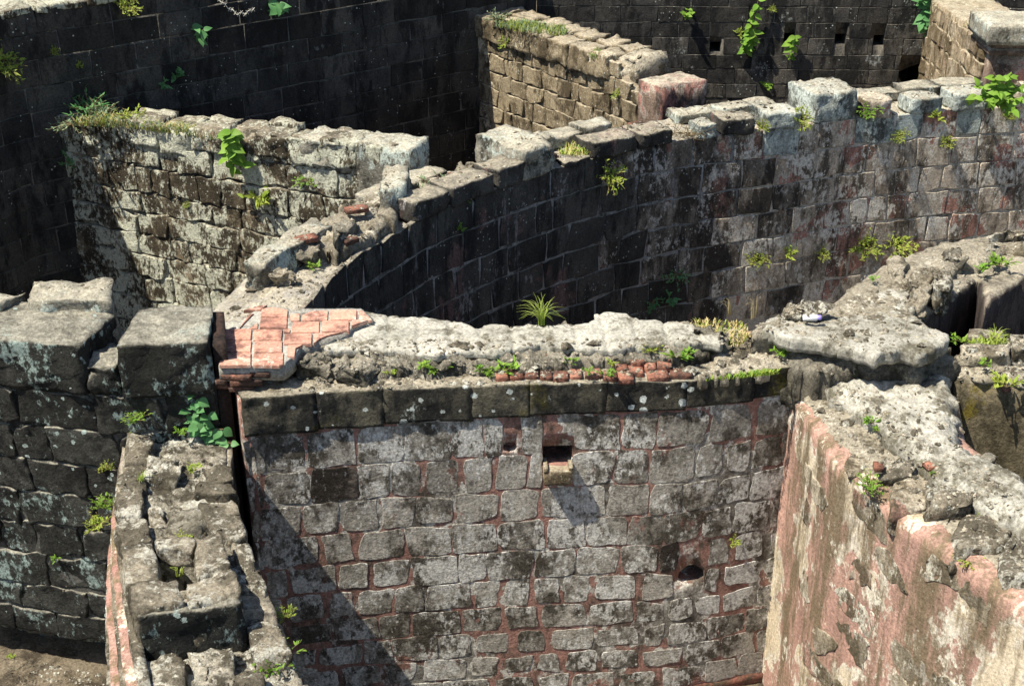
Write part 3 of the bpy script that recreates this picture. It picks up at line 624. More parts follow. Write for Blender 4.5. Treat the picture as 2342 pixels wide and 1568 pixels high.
# terracotta tiles
def T(*xy): return [(468+x*.2002, 656+y*.2002) for x, y in xy]
tz = 4.285
bed = slab('tile_bed', pts(tz-.03, *T((150, 560), (330, 470), (640, 240), (960, 262), (1000, 300), (1130, 262), (1790, 262), (1930, 385), (1690, 470), (1650, 530), (1240, 670), (1100, 690), (1030, 800), (900, 905), (160, 915))), tz-.014, 4.1, M['mortar'], D, res=.04, amp=.006, rings=2, ringamp=.02)
tiles = [((650, 250), (800, 240), (955, 268), (945, 345), (640, 340)), ((975, 312), (1085, 310), (1085, 388), (985, 390)), ((1112, 380), (1115, 320), (1230, 275), (1412, 270), (1405, 383)), ((1438, 268), (1738, 266), (1735, 378), (1430, 380)), ((1762, 268), (1800, 268), (1915, 380), (1765, 378)),
 ((640, 352), (945, 352), (940, 470), (628, 468)), ((1010, 400), (1310, 396), (1308, 516), (990, 518)), ((1345, 392), (1650, 390), (1648, 508), (1340, 512)), ((1682, 388), (1862, 388), (1680, 450)),
 ((230, 486), (542, 484), (525, 606), (190, 606)), ((570, 488), (892, 486), (880, 608), (555, 608)), ((912, 482), (972, 480), (972, 520), (905, 522)), ((915, 538), (1228, 534), (1220, 652), (905, 655)), ((1255, 534), (1585, 518), (1400, 560), (1310, 600), (1245, 648)),
 ((205, 618), (538, 616), (525, 745), (188, 742)), ((575, 616), (888, 616), (885, 745), (565, 742)), ((948, 668), (1120, 662), (1040, 700), (1025, 800), (945, 790)),
 ((180, 758), (532, 756), (525, 893), (165, 898)), ((562, 758), (902, 752), (898, 880), (850, 900), (548, 892)),
 ((140, 640), (170, 636), (166, 738), (150, 742)), ((445, 272), (600, 220), (715, 212), (640, 262)), ((460, 380), (510, 310), (560, 305), (470, 390), (400, 470)), ((560, 440), (608, 408), (604, 474), (510, 476))]
def prism(name, poly, z0, z1, mat, parent, dish=0):
    P = [Vector((p.x, p.y, 0)) for p in poly]; c = sum(P, Vector())/len(P)
    ar = sum(P[i].x*P[(i+1) % len(P)].y-P[(i+1) % len(P)].x*P[i].y for i in range(len(P)))
    if ar < 0: P.reverse()
    n = len(P); V = []; F = []
    for k, (zz, f) in enumerate(((z0, 1), (z1-.008, 1), (z1, .965), (z1, .6))):
        for p in P: V.append((p-c)*f+Vector((0, 0, zz-z0+rnd.uniform(-.002, .002))))
    for k in range(3):
        for i in range(n): j = (i+1) % n; F.append((k*n+i, k*n+j, (k+1)*n+j, (k+1)*n+i))
    F.append(tuple(range(3*n, 4*n)))
    return link(name, mesh(name, V, F, False), mat, parent, c+Vector((0, 0, z0)))
for t in tiles: prism('tile', pts(tz, *T(*t)), tz-.03, tz+rnd.uniform(.002, .010), M['tile'], bed)
# broken brickwork under the tiled floor and along the ledge
for (x, y, z, l) in ((520, 880, 4.0, .25), (565, 874, 4.06, .3), (545, 862, 4.12, .3), (600, 855, 4.14, .2), (510, 872, 4.06, .12), (555, 888, 3.98, .24)):
    brick(D, at(x, y, z), rnd.uniform(-.2, .2), l, .16, .055, z)
for k, (x0, x1, y0) in enumerate(((1134, 1164, 866), (1165, 1197, 864), (1200, 1232, 862), (1235, 1263, 864), (1265, 1300, 866), (1304, 1332, 862), (1337, 1376, 860), (1380, 1412, 866), (1408, 1436, 852), (1414, 1450, 868), (1441, 1473, 843), (1438, 1472, 856), (1474, 1500, 850), (1503, 1536, 848), (1480, 1530, 864), (1533, 1585, 860))):
    a, b = at(x0, y0, 4.03), at(x1, y0, 4.03)
    hz = 4.02+max(0, (858-y0))*.004
    brick(D, (a+b)/2+Vector((0, .06, 0)), rnd.uniform(-.06, .06), (b-a).length*.97, .15, .06, hz-.03)
dd = slab('dado', [pD.p(pD.L*k/30, .035) for k in range(31)]+[pD.p(pD.L*k/30, -.10) for k in range(30, -1, -1)], lambda x, y: .02+.04*x+.05*noise.noise(Vector((x*4, 1, 1))), -.1, M['dado'], D, res=.1, amp=.02, rings=4, ringamp=.02)

# ---------------------------------------------------------------- junction slab and the wall running up to the right
F_ = empty('junction_wall', (4, 13.4, 0), 'broad bleached junction wall head sloping up to the right edge above the dark court', 'wall')
fz = 4.38
f_out = [(1720, 752), (1735, 728), (1790, 715), (1840, 722), (1870, 718), (1895, 690), (1930, 662), (1970, 628), (2030, 592), (2120, 556), (2230, 533), (2360, 518), (2500, 508), (2500, 585), (2342, 630), (2256, 688), (2240, 625), (2165, 682), (2122, 724)]
slab('wall_core', pts(4.25, *f_out), lambda x, y: 4.22+.05*noise.noise(Vector((x*2, y*2, 4))), 0, M['sidewall'], F_, res=.05, amp=.05, rings=14, ringamp=.025, edge=.05)
slab('rubble_top', pts(fz, (1720, 750), (1735, 728), (1790, 715), (1840, 722), (1870, 716), (1890, 690), (1930, 660), (1970, 626), (2030, 590), (2120, 554), (2230, 531), (2360, 516), (2500, 506), (2500, 545), (2345, 560), (2300, 560), (2250, 590), (2205, 590), (2150, 625), (2085, 640), (2075, 690), (2110, 725)), lambda x, y: fz-.03+.05*noise.noise(Vector((x*1.7, y*1.7, 7))), 4.0, M['rubble'], F_, res=.03, amp=.045, freq=6, wob=.06, edge=.06, erode=.12, rings=5, ringamp=.05)
slab('floor_slab', pts(4.36, (1745, 748), (1760, 722), (1800, 716), (1838, 730), (1862, 738), (1930, 715), (2010, 660), (2080, 655), (2088, 700), (2080, 712), (2110, 732), (2172, 768), (2165, 784), (2110, 806), (2060, 800), (2000, 806), (1950, 790), (1880, 778), (1800, 768)), lambda x, y: 4.35+.02*noise.noise(Vector((x*2, y*2, 0))), 4.2, M['grey'], F_, res=.028, amp=.016, freq=9, wob=.05, edge=.02, erode=.05, rings=3, ringamp=.02)
slab('broken_edge', pts(4.1, (1760, 780), (1800, 826), (1870, 842), (1960, 838), (2040, 842), (2110, 846), (2196, 822), (2175, 775), (2000, 780)), lambda x, y: 4.15+.05*noise.noise(Vector((x*3, y*3, 2))), 3.6, M['broken'], F_, res=.035, amp=.12, freq=6, wob=.08, edge=.12, erode=.16, rings=5, ringamp=.08)
for (x0, y0, x1, y1, h, m) in ((2155, 600, 2205, 575, .05, 'broken'), (2270, 555, 2335, 540, .07, 'step'), (1790, 735, 1880, 715, .1, 'step'), (2085, 700, 2125, 640, .1, 'step'), (2130, 690, 2170, 640, .14, 'step'), (2030, 640, 2070, 600, .08, 'rubble')):
    lump('rubble_lump', pts(4.35, (x0, y0), (x1, y0), (x1, y1), (x0, y1)), 4.15, 4.36+h, M[m], F_, n=9, rough=.08, rnd_=.28, freq=5)

# court side wall seen in shade between the junction and the right hand ledge
K = empty('ledge_wall', (5.4, 12, 0), 'mossy brown wall stub with a bleached ledge at the right edge under the dark court', 'wall')
k_out = [at(2185, 800, 3.95), at(2240, 786, 3.95), at(2345, 790, 3.95), at(2520, 800, 3.95), at(2520, 905, 3.95), at(2342, 878, 3.95), at(2250, 866, 3.95), at(2185, 858, 3.95)]
slab('wall_core', k_out, 3.93, 0, M['mossface'], K, res=.06, amp=.05, rings=14, ringamp=.035, edge=.05)
slab('rubble_top', pts(4.0, (2192, 800), (2250, 790), (2345, 792), (2520, 800), (2520, 895), (2342, 868), (2250, 858), (2195, 846)), 3.99, 3.9, M['rubble'], K, res=.04, amp=.07, freq=5, wob=.05, edge=.05, rings=2)
for (x0, y0, x1, y1, h, m) in ((2195, 836, 2310, 812, .12, 'rubble'), (2310, 830, 2400, 795, .16, 'step'), (2215, 790, 2290, 772, .1, 'step'), (2230, 812, 2330, 795, .1, 'cap')):
    lump('cap_stone', pts(4.0, (x0, y0), (x1, y0), (x1, y1), (x0, y1)), 3.95, 4.0+h, M[m], K, n=6, rough=.04)

# ---------------------------------------------------------------- plastered wall at the right
ez = 3.72
epts = [at(x, y, ez) for x, y in ((1803, 893), (1815, 903), (1850, 953), (1909, 1046), (1968, 1095), (2045, 1165), (2130, 1235), (2240, 1310), (2350, 1390), (2480, 1480))]
pE = Path([(p.x, p.y) for p in epts], -1)
pE.side = 1 if (pE.nrm(1).x < 0) == (pE.side == 1) else pE.side
if pE.nrm(1).x > 0: pE.side = -pE.side
E_ = empty('plastered_wall', (3.8, 10.2, 0), 'sunlit wall with peeling pink plaster coming towards the viewer at the lower right', 'wall')
eback = [at(x, y, ez) for x, y in ((2500, 1180), (2342, 1090), (2210, 1000), (2195, 900), (2170, 855), (1930, 842), (1870, 850), (1835, 872))]
slab('wall_core', [pE.p(pE.L*k/60) for k in range(61)]+eback, lambda x, y: ez+.03*noise.noise(Vector((x*3, y*3, 3))), -.1, M['plaster'], E_, res=.05, amp=.03, rings=30, ringamp=.022, edge=.06, erode=.14)
slab('rubble_top', pts(3.74, (1835, 900), (1880, 960), (1940, 1040), (2000, 1088), (2080, 1150), (2200, 1240), (2400, 1390), (2480, 1400), (2480, 1200), (2342, 1130), (2200, 1040), (2100, 960), (1950, 870), (1880, 862)), 3.75, 3.5, M['rubble'], E_, res=.035, amp=.05, freq=5, wob=.05, edge=.04, rings=3)
slab('concrete_core', pts(3.98, (1876, 836), (1930, 815), (2050, 815), (2165, 832), (2192, 895), (2205, 985), (2262, 1028), (2342, 1075), (2500, 1170), (2500, 1250), (2342, 1185), (2210, 1110), (2150, 1070), (2105, 1030), (2060, 990), (1990, 940), (1950, 905), (1905, 885)), lambda x, y: 3.95+.05*noise.noise(Vector((x*2, y*2, 6))), 3.5, M['grey'], E_, res=.03, amp=.06, freq=6, wob=.08, edge=.10, erode=.14, rings=5, ringamp=.08)
# rough stones bedded along the broken crest and the ledge
for (x0, y0, x1, y1, h, m) in ((1922, 1085, 1985, 1040, .05, 'exposed'), (1990, 1118, 2060, 1082, .13, 'step'), (2095, 1200, 2202, 1140, .17, 'step'), (2160, 1285, 2292, 1190, .10, 'step'), (2270, 1345, 2370, 1260, .12, 'step'), (2375, 1420, 2470, 1330, .12, 'step'), (2300, 1180, 2370, 1150, .14, 'step'), (2025, 1180, 2100, 1110, .08, 'exposed'),
                               (1885, 905, 1930, 868, .12, 'broken'), (1950, 950, 2000, 905, .15, 'step'), (2000, 985, 2050, 945, .12, 'broken'), (1880, 930, 1912, 915, .1, 'step'), (2060, 1030, 2110, 990, .16, 'broken'), (2110, 1060, 2160, 1025, .14, 'step'), (2130, 1090, 2190, 1050, .15, 'step'), (2210, 1080, 2250, 1060, .12, 'broken')):
    lump('bedded_stone', pts(ez, (x0+16, y0-4), (x1+10, y0-8), (x1+20, y1), (x0+24, y1)), 3.5, ez+h, M[m], E_, n=10, rough=.06, rnd_=.30, freq=4)
# stones exposed where the plaster has fallen
for k in range(10):
    q = .5+rnd.uniform(0, .3); za = 3.62-k*.36
    while q < pE.L-.3:
        l = rnd.uniform(.3, .62); hh = rnd.uniform(.22, .36)
        pr = (.40 if k < 2 else .46)*min(1, .3+q/2.5)
        if rnd.random() < pr: stone(E_, pE, q+.02, q+l-.02, za-hh, za-.01, M['exposed'], rnd.uniform(.002, .008), .055, .010, 12, 10, .7, .08, bev=.006)
        q += l
for (x, y, an, l) in ((2140, 1055, .3, .2), (2010, 1060, 0, .08), (2225, 1070, 1, .1), (2300, 880, .2, .1)):
    brick(E_, at(x, y, 3.9), an, l, .1, .05, 3.84)

# ---------------------------------------------------------------- block wall at the left
gz = 4.5
pG = Path([tuple(at(x, y, gz))[:2] for x, y in ((-220, 745), (0, 772), (268, 795), (483, 782))], 1)
GW = empty('block_wall', (-4.2, 12.2, 0), 'massive black block wall with grey lichen and bleached cap stones at the left edge', 'wall')
gback = [at(x, y, 4.3) for x, y in ((484, 735), (300, 715), (200, 690), (0, 690), (-220, 690))]
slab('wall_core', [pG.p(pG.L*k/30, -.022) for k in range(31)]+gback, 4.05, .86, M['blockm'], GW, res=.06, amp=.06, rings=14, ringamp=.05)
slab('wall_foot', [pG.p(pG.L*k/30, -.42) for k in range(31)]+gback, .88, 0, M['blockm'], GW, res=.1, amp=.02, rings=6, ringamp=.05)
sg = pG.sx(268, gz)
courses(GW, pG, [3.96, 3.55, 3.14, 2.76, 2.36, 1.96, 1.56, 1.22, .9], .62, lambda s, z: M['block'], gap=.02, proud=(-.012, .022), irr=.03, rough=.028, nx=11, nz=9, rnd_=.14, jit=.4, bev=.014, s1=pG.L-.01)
pblock(pG, sg-1.9, sg-.34, .05, -.75, 3.97, 4.5, M['block'], GW, n=12, rough=.05, rnd_=.14, label='broad lichened cap block')
pblock(pG, sg-3.3, sg-1.92, .04, -.75, 3.97, 4.46, M['block'], GW, n=8, rough=.05)
pblock(pG, sg-.335, sg-.02, .02, -.5, 3.97, 4.30, M['block'], GW, n=8, rough=.06)
pblock(pG, sg, pG.L-.01, .06, -.80, 3.97, 4.53, M['block'], GW, n=12, rough=.028, rnd_=.10, label='squared dark cap block with bleached top')
lump('cap_stone', pts(4.6, (-200, 690), (-5, 692), (60, 662), (-200, 660)), 4.2, 4.58, M['cap'], GW, n=8, rough=.06)
lump('cap_stone', pts(4.6, (60, 692), (258, 690), (255, 640), (70, 652)), 4.1, 4.62, M['cap'], GW, n=9, rough=.05, label='pale rear cap stone')
tb = slab('shaded_end_strip', [at(484, 782, gz)+Vector((0, .0, 0)), at(484, 782, gz)+Vector((.13, .03, 0)), at(484, 706, gz)+Vector((.12, 0, 0)), at(484, 706, gz)], 4.46, 0, M['shaded_end'], GW, res=.05, amp=.03, rings=16, ringamp=.012, wob=.01)  # added dark strip standing in for the wall's brown end face in shade

# ---------------------------------------------------------------- stepped wall at the lower left
H = empty('stepped_wall', (-2.9, 9.6, 0), 'stepped ruined wall with hollow stones and pink moulded side running to the bottom left', 'wall')
hz = 3.45
left = [(285, 985), (272, 1054), (265, 1111), (266, 1180), (271, 1232), (292, 1360), (312, 1470), (335, 1568), (365, 1690)]
right = [(527, 985), (527, 1054), (533, 1111), (553, 1212), (575, 1262), (612, 1346), (628, 1392), (662, 1477), (690, 1540), (760, 1690)]
h_out = [at(x, y, hz) for x, y in left]+[at(x, y, hz) for x, y in reversed(right)]
pit = at(404, 1296, 3.5)
def dip(x, y): return .75*max(0, min(1, (.27-math.hypot((x-pit.x)*.95, (y-pit.y-.10)*.8))/.05))
def zH(x, y): return (3.40 if y > 9.05 else 3.12)-dip(x, y)
slab('wall_core', h_out, zH, 0, M['sidewall'], H, res=.06, amp=.04, rings=14, ringamp=.03, wob=.015)
ri = [(x-10, y) for x, y in right]; le = [(x+6, y) for x, y in left]
slab('rubble_top', pts(3.47, *(le[:6]+list(reversed(ri[:6])))), lambda x, y: 3.45-dip(x, y), 2.6, M['steprub'], H, res=.03, amp=.09, freq=5, edge=.04, rings=3, ringamp=.02)
slab('rubble_top', pts(3.2, (318, 1420), (330, 1500), (352, 1600), (375, 1700), (765, 1700), (692, 1555), (668, 1480), (640, 1400)), 3.16, 2.9, M['steprub'], H, res=.03, amp=.09, freq=5, edge=.04, rings=3, ringamp=.02)
def hb(z0, z1, m, *xy, **k): return lump('step_stone', pts(z1, *xy), z0, z1, M[m], H, **{**dict(n=9, rough=.048, rnd_=.25), **k})
hb(3.2, 3.56, 'step', (282, 1060), (345, 1060), (352, 985), (290, 985))
hb(3.2, 3.55, 'step', (268, 1120), (338, 1120), (340, 1062), (280, 1062))
hb(3.2, 3.58, 'step', (266, 1182), (326, 1178), (330, 1112), (268, 1112))
hb(3.2, 3.56, 'step', (268, 1245), (360, 1245), (330, 1182), (268, 1184))
hb(3.2, 3.56, 'step', (470, 1095), (532, 1095), (524, 1060), (466, 1060))
hb(3.2, 3.55, 'step', (440, 1130), (540, 1130), (532, 1100), (450, 1100))
hb(3.2, 3.56, 'step', (480, 1225), (566, 1225), (545, 1142), (450, 1135))
hb(3.2, 3.6, 'steprub', (330, 1080), (405, 1085), (400, 1040), (330, 1040), rough=.07)
hb(3.2, 3.56, 'steprub', (380, 1205), (480, 1205), (465, 1160), (385, 1160), rough=.08)
hb(3.2, 3.5, 'step', (335, 1190), (385, 1190), (385, 1160), (345, 1160), rough=.06)
hb(3.0, 3.5, 'step', (548, 1300), (596, 1300), (572, 1232), (520, 1236))
hb(3.0, 3.46, 'step', (562, 1352), (612, 1350), (598, 1302), (550, 1304))
# hollow block: four lumps round a pit
hollow = [((300, 1395), (425, 1375), (400, 1322), (290, 1330)), ((287, 1330), (366, 1326), (352, 1238), (272, 1250)), ((430, 1382), (555, 1350), (525, 1300), (428, 1326)), ((446, 1326), (528, 1300), (500, 1222), (448, 1236)), ((356, 1258), (446, 1258), (440, 1232), (350, 1236))]
for i, qd in enumerate(hollow): lump('hollow_block', pts(3.68, *qd), 3.53 if i == 4 else 3.0, 3.68+(.03 if i == 3 else 0), M['step'], H, n=9, rough=.035, rnd_=.2)
lump('hollow_block', pts(3.64, (318, 1408), (558, 1375), (540, 1350), (305, 1385)), 3.08, 3.62, M['block'], H, n=10, rough=.03, rnd_=.14, label='dark front of the hollow block with blue green lichen')
hb(2.9, 3.30, 'step', (340, 1580), (440, 1570), (410, 1490), (322, 1495))
hb(2.9, 3.34, 'step', (580, 1500), (668, 1490), (628, 1396), (560, 1420))
hb(2.9, 3.3, 'step', (545, 1580), (612, 1580), (600, 1530), (535, 1535))
hb(2.9, 3.34, 'step', (620, 1640), (740, 1640), (700, 1560), (600, 1570))
hb(2.9, 3.26, 'steprub', (440, 1560), (545, 1560), (520, 1480), (430, 1490), rough=.09)
# stepped pink moulding on the outer side
pH = Path([tuple(at(x, y, hz))[:2] for x, y in left], 1)
if pH.nrm(1).x > 0: pH.side = -pH.side
for k, (o, zt, m) in enumerate(((.05, 3.36, 'step'), (.14, 3.18, 'moulding'), (.19, 3.02, 'step'), (.28, 2.85, 'moulding'), (.34, 2.62, 'steprub'))):
    S = [pH.L*i/40 for i in range(41)]
    w_ = lambda s: o*(.25+.75*s/pH.L)*1.15
    slab('moulding', [pH.p(s, w_(s)) for s in S]+[pH.p(s, -.05) for s in reversed(S)], zt, 0 if k == 4 else zt-.35, M[m], H, res=.045, amp=.03, freq=6, wob=.012, edge=.02, rings=6, ringamp=.015)

# ---------------------------------------------------------------- plants
def leaf_mesh(name, l=1, wd=.6, tip=.25, fold=.15, droop=.25, short=False):
    V = []; F = []; prof = [(0, .1), (.03, .42), (.1, .72), (.2, .93), (.32, 1), (.46, .94), (.6, .76), (.74, .5), (.86, .24), (.93, .1), (1, .01)]
    if short: prof = prof[::2][:1]+[prof[2], prof[4], prof[7], prof[10]]
    for t, k in prof:
        z = -droop*t*t; h = wd/2*k
        V += [(-h, t*l, z+fold*h), (0, t*l, z), (h, t*l, z+fold*h)]
    for i in range(len(prof)-1):
        a = i*3; F += [(a, a+1, a+4, a+3), (a+1, a+2, a+5, a+4)]
    return mesh(name, V, F)
LEAF = {}
def leafm(kind, mat):
    if (kind, mat) not in LEAF:
        me = leaf_mesh('leaf', 1, dict(heart=.85, lance=.42, oval=.6)[kind]); me.materials.append(M[mat]); LEAF[(kind, mat)] = me
    return LEAF[(kind, mat)]
def basis(d, up=Vector((0, 0, 1))):
    y = d.normalized(); x = y.cross(up)
    if x.length < .05: x = Vector((1, 0, 0))
    x.normalize(); z = x.cross(y); return Matrix((x, y, z)).transposed()
def tube(V, F, a, b, r, r2=None):
    r2 = r if r2 is None else r2; B_ = basis(b-a); i0 = len(V)
    for p, rr in ((a, r), (b, r2)):
        for k in range(4): t = k*math.pi/2; V.append(p+B_@Vector((math.cos(t)*rr, 0, math.sin(t)*rr)))
    for k in range(4): j = (k+1) % 4; F.append((i0+k, i0+j, i0+4+j, i0+4+k))
def weed_mesh(name, seed, kind='oval', n=34, spread=1.0, up=.8, wd=.5, ls=(.16, .3)):
    r = random.Random(seed); V = []; F = []; mi = []
    lm = leaf_mesh('t', 1, wd, short=True); lv = [v.co.copy() for v in lm.vertices]; lf = [tuple(p.vertices) for p in lm.polygons]; bpy.data.meshes.remove(lm)
    ns = max(4, n//6)
    for s in range(ns):
        a = r.uniform(0, 6.283); el = r.uniform(.25, 1.6)*up
        d = Vector((math.cos(a)*spread, math.sin(a)*spread, el)).normalized(); ln = r.uniform(.3, .85); p0 = Vector((0, 0, 0)); pts_ = [p0]
        for k in range(4):
            d2 = (d+Vector((r.uniform(-.2, .2), r.uniform(-.2, .2), -.12*k))).normalized(); pts_.append(pts_[-1]+d2*ln/4)
        for u, v in zip(pts_, pts_[1:]):
            k0 = len(F); tube(V, F, u, v, .012); mi += [1]*(len(F)-k0)
        for k in range(n//ns):
            t = r.uniform(.3, 1)*3.99; i = int(t); p = pts_[i].lerp(pts_[i+1], t-i)
            dd_ = Vector((r.uniform(-1, 1), r.uniform(-1, 1), r.uniform(-.2, .9)))+d*.6; B_ = basis(dd_); sc = r.uniform(*ls); i0 = len(V)
            V += [p+B_@(q*sc) for q in lv]; k0 = len(F); F += [tuple(i0+q for q in f) for f in lf]; mi += [0]*(len(F)-k0)
    me = mesh(name, V, F); me.polygons.foreach_set('material_index', mi); return me
WEED = {}
def weed(name, p, n, size, label, kind='herb', mat='leaf', group='weeds rooted in the masonry', cat='weed', lean=.55, var=None):
    var = rnd.randrange(3) if var is None else var; key = (kind, mat, var)
    if key not in WEED:
        if kind == 'herb': me = weed_mesh(name, 40+var, n=60, wd=.40, ls=(.2, .36))
        elif kind == 'fine': me = weed_mesh(name, 60+var, n=220, wd=.38, ls=(.10, .19))
        elif kind == 'broad': me = weed_mesh(name, 80+var, n=36, wd=.75, ls=(.28, .46))
        elif kind == 'mat': me = weed_mesh(name, 90+var, n=150, wd=.5, spread=2.2, up=.35, ls=(.08, .16))
        me.materials.append(M[mat]); me.materials.append(M['stem']); WEED[key] = me
    o = bpy.data.objects.new(name, WEED[key]); COL.objects.link(o); o.location = p
    up = (Vector((0, 0, 1))*(1-lean)+Vector(n)*lean).normalized() if n is not None else Vector((0, 0, 1))
    o.rotation_euler = (up.to_track_quat('Z', 'Y') @ Matrix.Rotation(rnd.uniform(0, 6.28), 3, 'Z').to_quaternion()).to_euler()
    o.scale = (size*.95,)*3
    return tag(o, label, cat, group)
def wweed(path, x, y, size, label, **k):
    h = path.hit(x, y)
    return weed('weed', h[0]+h[1]*.02, h[1], size, label, **k)
def tweed(x, y, z, size, label, **k): return weed('weed', at(x, y, z), None, size, label, **k)
def leafy_plant(name, base, n, stems, label, kind='heart', mat='leafb', ls=(.1, .16), cat='plant', per=9):
    """a plant with countable leaves: stem + each leaf a part; stems = end points relative to base"""
    r = random.Random(len(label)*7); root = empty(name, base, label, cat)
    V = []; F = []; sp = []
    for e in stems:
        e = Vector(e); a = Vector((0, 0, 0)); mid = e*.5+Vector(n)*.05+Vector((0, 0, .12*e.length)); P_ = []
        for k in range(7): t = k/6; P_.append(a*(1-t)**2+mid*2*t*(1-t)+e*t*t)
        for u, v in zip(P_, P_[1:]): tube(V, F, u, v, .010, .007)
        sp.append(P_)
    link('stem', mesh('stem', V, F), M['stem'], root, base)
    for P_ in sp:
        for k in range(per):
            t = (.15+.85*k/(per-1))*5.99; i = int(min(t, 5)); p = P_[i].lerp(P_[i+1], min(t-i, 1))
            ang = k*2.4+r.uniform(-.5, .5); d = Vector((math.cos(ang), math.sin(ang)*.4, r.uniform(-.9, .25)))+Vector(n)*.35; upv = Vector(n)*.75+Vector((0, 0, .65))
            o = bpy.data.objects.new('leaf', leafm(kind, mat)); COL.objects.link(o); o.parent = root
            o.location = p; q = basis(d, upv).to_4x4().to_quaternion(); o.rotation_euler = q.to_euler()
            s = r.uniform(*ls); o.scale = (s, s, s)
    return root
def blades(name, p, n, h, spread, mat, label, cat='grass', group=None, seedheads=False, wd=.008):
    r = random.Random(int(p.x*100)+n); V = []; F = []
    for k in range(n):
        a = r.uniform(0, 6.283); l = h*r.uniform(.55, 1.05); d = Vector((math.cos(a), math.sin(a), 0)); s = spread*r.uniform(.2, 1); b = Vector((r.uniform(-.03, .03), r.uniform(-.03, .03), 0))
        i0 = len(V); side = Vector((-d.y, d.x, 0))
        for j in range(6):
            t = j/5; q = b+d*s*t*t+Vector((0, 0, l*(t-.38*t*t*t*(s/spread)*1.6))); ww = wd*(1-t*.9); V += [q-side*ww, q+side*ww]
        for j in range(5): F.append((i0+2*j, i0+2*j+1, i0+2*j+3, i0+2*j+2))
    o = link(name, mesh(name, V, F), M[mat], None, p); return tag(o, label, cat, group)

nA = pA.nrm(6)
# plants with leaves one can count
h = pB.hit(536, 305); leafy_plant('fig_seedling', h[0]+h[1]*.05, h[1], [(0, -.12, -.5), (.05, -.15, -.25), (-.06, -.14, -.1), (.08, -.1, .05), (-.1, -.12, -.38), (.12, -.12, -.42), (0, -.1, .08)], 'bright green broad leaved plant hanging over the lit partition wall', 'oval', 'leaf', (.13, .22), per=9)
leafy_plant('fig_seedling', at(455, 990, 3.5), (0, -1, .2), [(-.02, 0, .50), (.05, -.04, .40), (-.09, -.03, .30), (.13, -.04, .24), (.26, -.06, .08), (.33, -.1, -.06), (.02, -.1, .15), (.18, -.08, .0)], 'heart leaved fig seedling on the stepped wall beside the black block wall', 'heart', 'leafb', (.07, .125), per=9)
leafy_plant('leafy_bush', at(2280, 228, 4.15), (0, -1, .3), [(-.35, -.1, .25), (-.15, -.15, .42), (.1, -.15, .45), (.3, -.1, .25), (.05, -.25, .1), (-.2, -.25, .05), (.2, -.25, -.1), (-.42, -.1, .08), (0, -.1, .3), (.35, -.2, .05), (-.1, -.3, .2)], 'round leafy green bush growing under the red moulded pillar', 'oval', 'leaf', (.09, .19), per=12)
h = pR.hit(1708, 118); leafy_plant('vine', h[0]+h[1]*.03, h[1], [(.02, -.1, .85), (.12, -.1, 1.0), (-.1, -.1, .2), (.1, -.1, .4), (.0, -.12, .6)], 'tall climbing vine with pale leaves on the grey rampart wall', 'oval', 'leaf', (.12, .2), per=9)
h = pR.hit(2118, 5); leafy_plant('vine', h[0]+h[1]*.05, h[1], [(.0, -.12, -.55), (-.1, -.12, -.4), (.1, -.12, -.25), (-.15, -.1, .1), (.05, -.1, .2)], 'leafy vine hanging in the corner beside the buff buttress wall', 'oval', 'leafb', (.14, .24), per=9)
h = pR.hit(1812, 92); leafy_plant('seedling', h[0]+h[1]*.03, h[1], [(-.06, -.1, -.02), (.02, -.1, .1), (-.03, -.12, -.12)], 'pale leaved seedling sprouting from a square putlog hole', 'oval', 'leaf', (.12, .2), per=5)
for (x, y, s, lab) in ((455, 72, .13, 'small green seedling on the upper part of the dark rampart near the picture top'), (628, 12, .18, 'dangling green seedling at the top edge of the dark rampart')):
    h = pA.hit(x, y); leafy_plant('seedling', h[0]+h[1]*.03, h[1], [(-.1, -.05, .1), (.08, -.08, .05), (0, -.1, -.1)], lab, 'oval', 'leafb', (s, s*1.5), per=4)
# herbs and weeds
for (x, y, s, m, k, lab) in (
 (2, 150, .5, 'leafy', 'fine', 'yellow flowering bush on the dark rampart at the left picture edge'),
 (286, 16, .35, 'leafy', 'fine', 'sunlit yellow weed hanging from the rampart top at upper left'),
 (375, 192, .22, 'leafb', 'herb', 'creeping pair of weeds low on the dark rampart above the grassy partition end'),
 (405, 178, .22, 'leafb', 'broad', 'three leaved seedling low on the dark rampart above the partition'),
 (122, 118, .14, 'leafy', 'fine', 'yellow moss tuft in an upper joint of the dark rampart at left'),
 (180, 150, .12, 'leafy', 'herb', 'tiny weed in a hole of the dark rampart'),
 (160, 360, .34, 'leafb', 'fine', 'dark creeper at the corner of rampart and partition')):
    wweed(pA, x, y, s, lab, mat=m, kind=k)
for (x, y, s, m, k, lab) in (
 (1566, 30, .25, 'leaf', 'broad', 'small bright weed on the rampart right of the spur wall top'),
 (1805, 130, .16, 'leaf', 'herb', 'small weed below the seedling in the putlog hole'),
 (1753, 195, .18, 'leaf', 'broad', 'small weed low on the grey rampart left of the merlon block'),
 (1690, 78, .2, 'leafy', 'herb', 'orange yellow weed just left of the tall vine'),
 (1766, 22, .16, 'leafy', 'fine', 'small ochre weed high on the grey rampart right of the vine')):
    wweed(pR, x, y, s, lab, mat=m, kind=k)
for (x, y, s, m, k, lab) in ((1163, 95, .3, 'leafy', 'fine', 'yellow green weed in the first top joint of the spur wall'), (1365, 123, .16, 'leaf', 'fine', 'small weed in the top course of the spur wall'), (1415, 215, .16, 'leafy', 'fine', 'weed in a joint near the pillar of the spur wall')):
    wweed(pJ, x, y, s, lab, mat=m, kind=k)
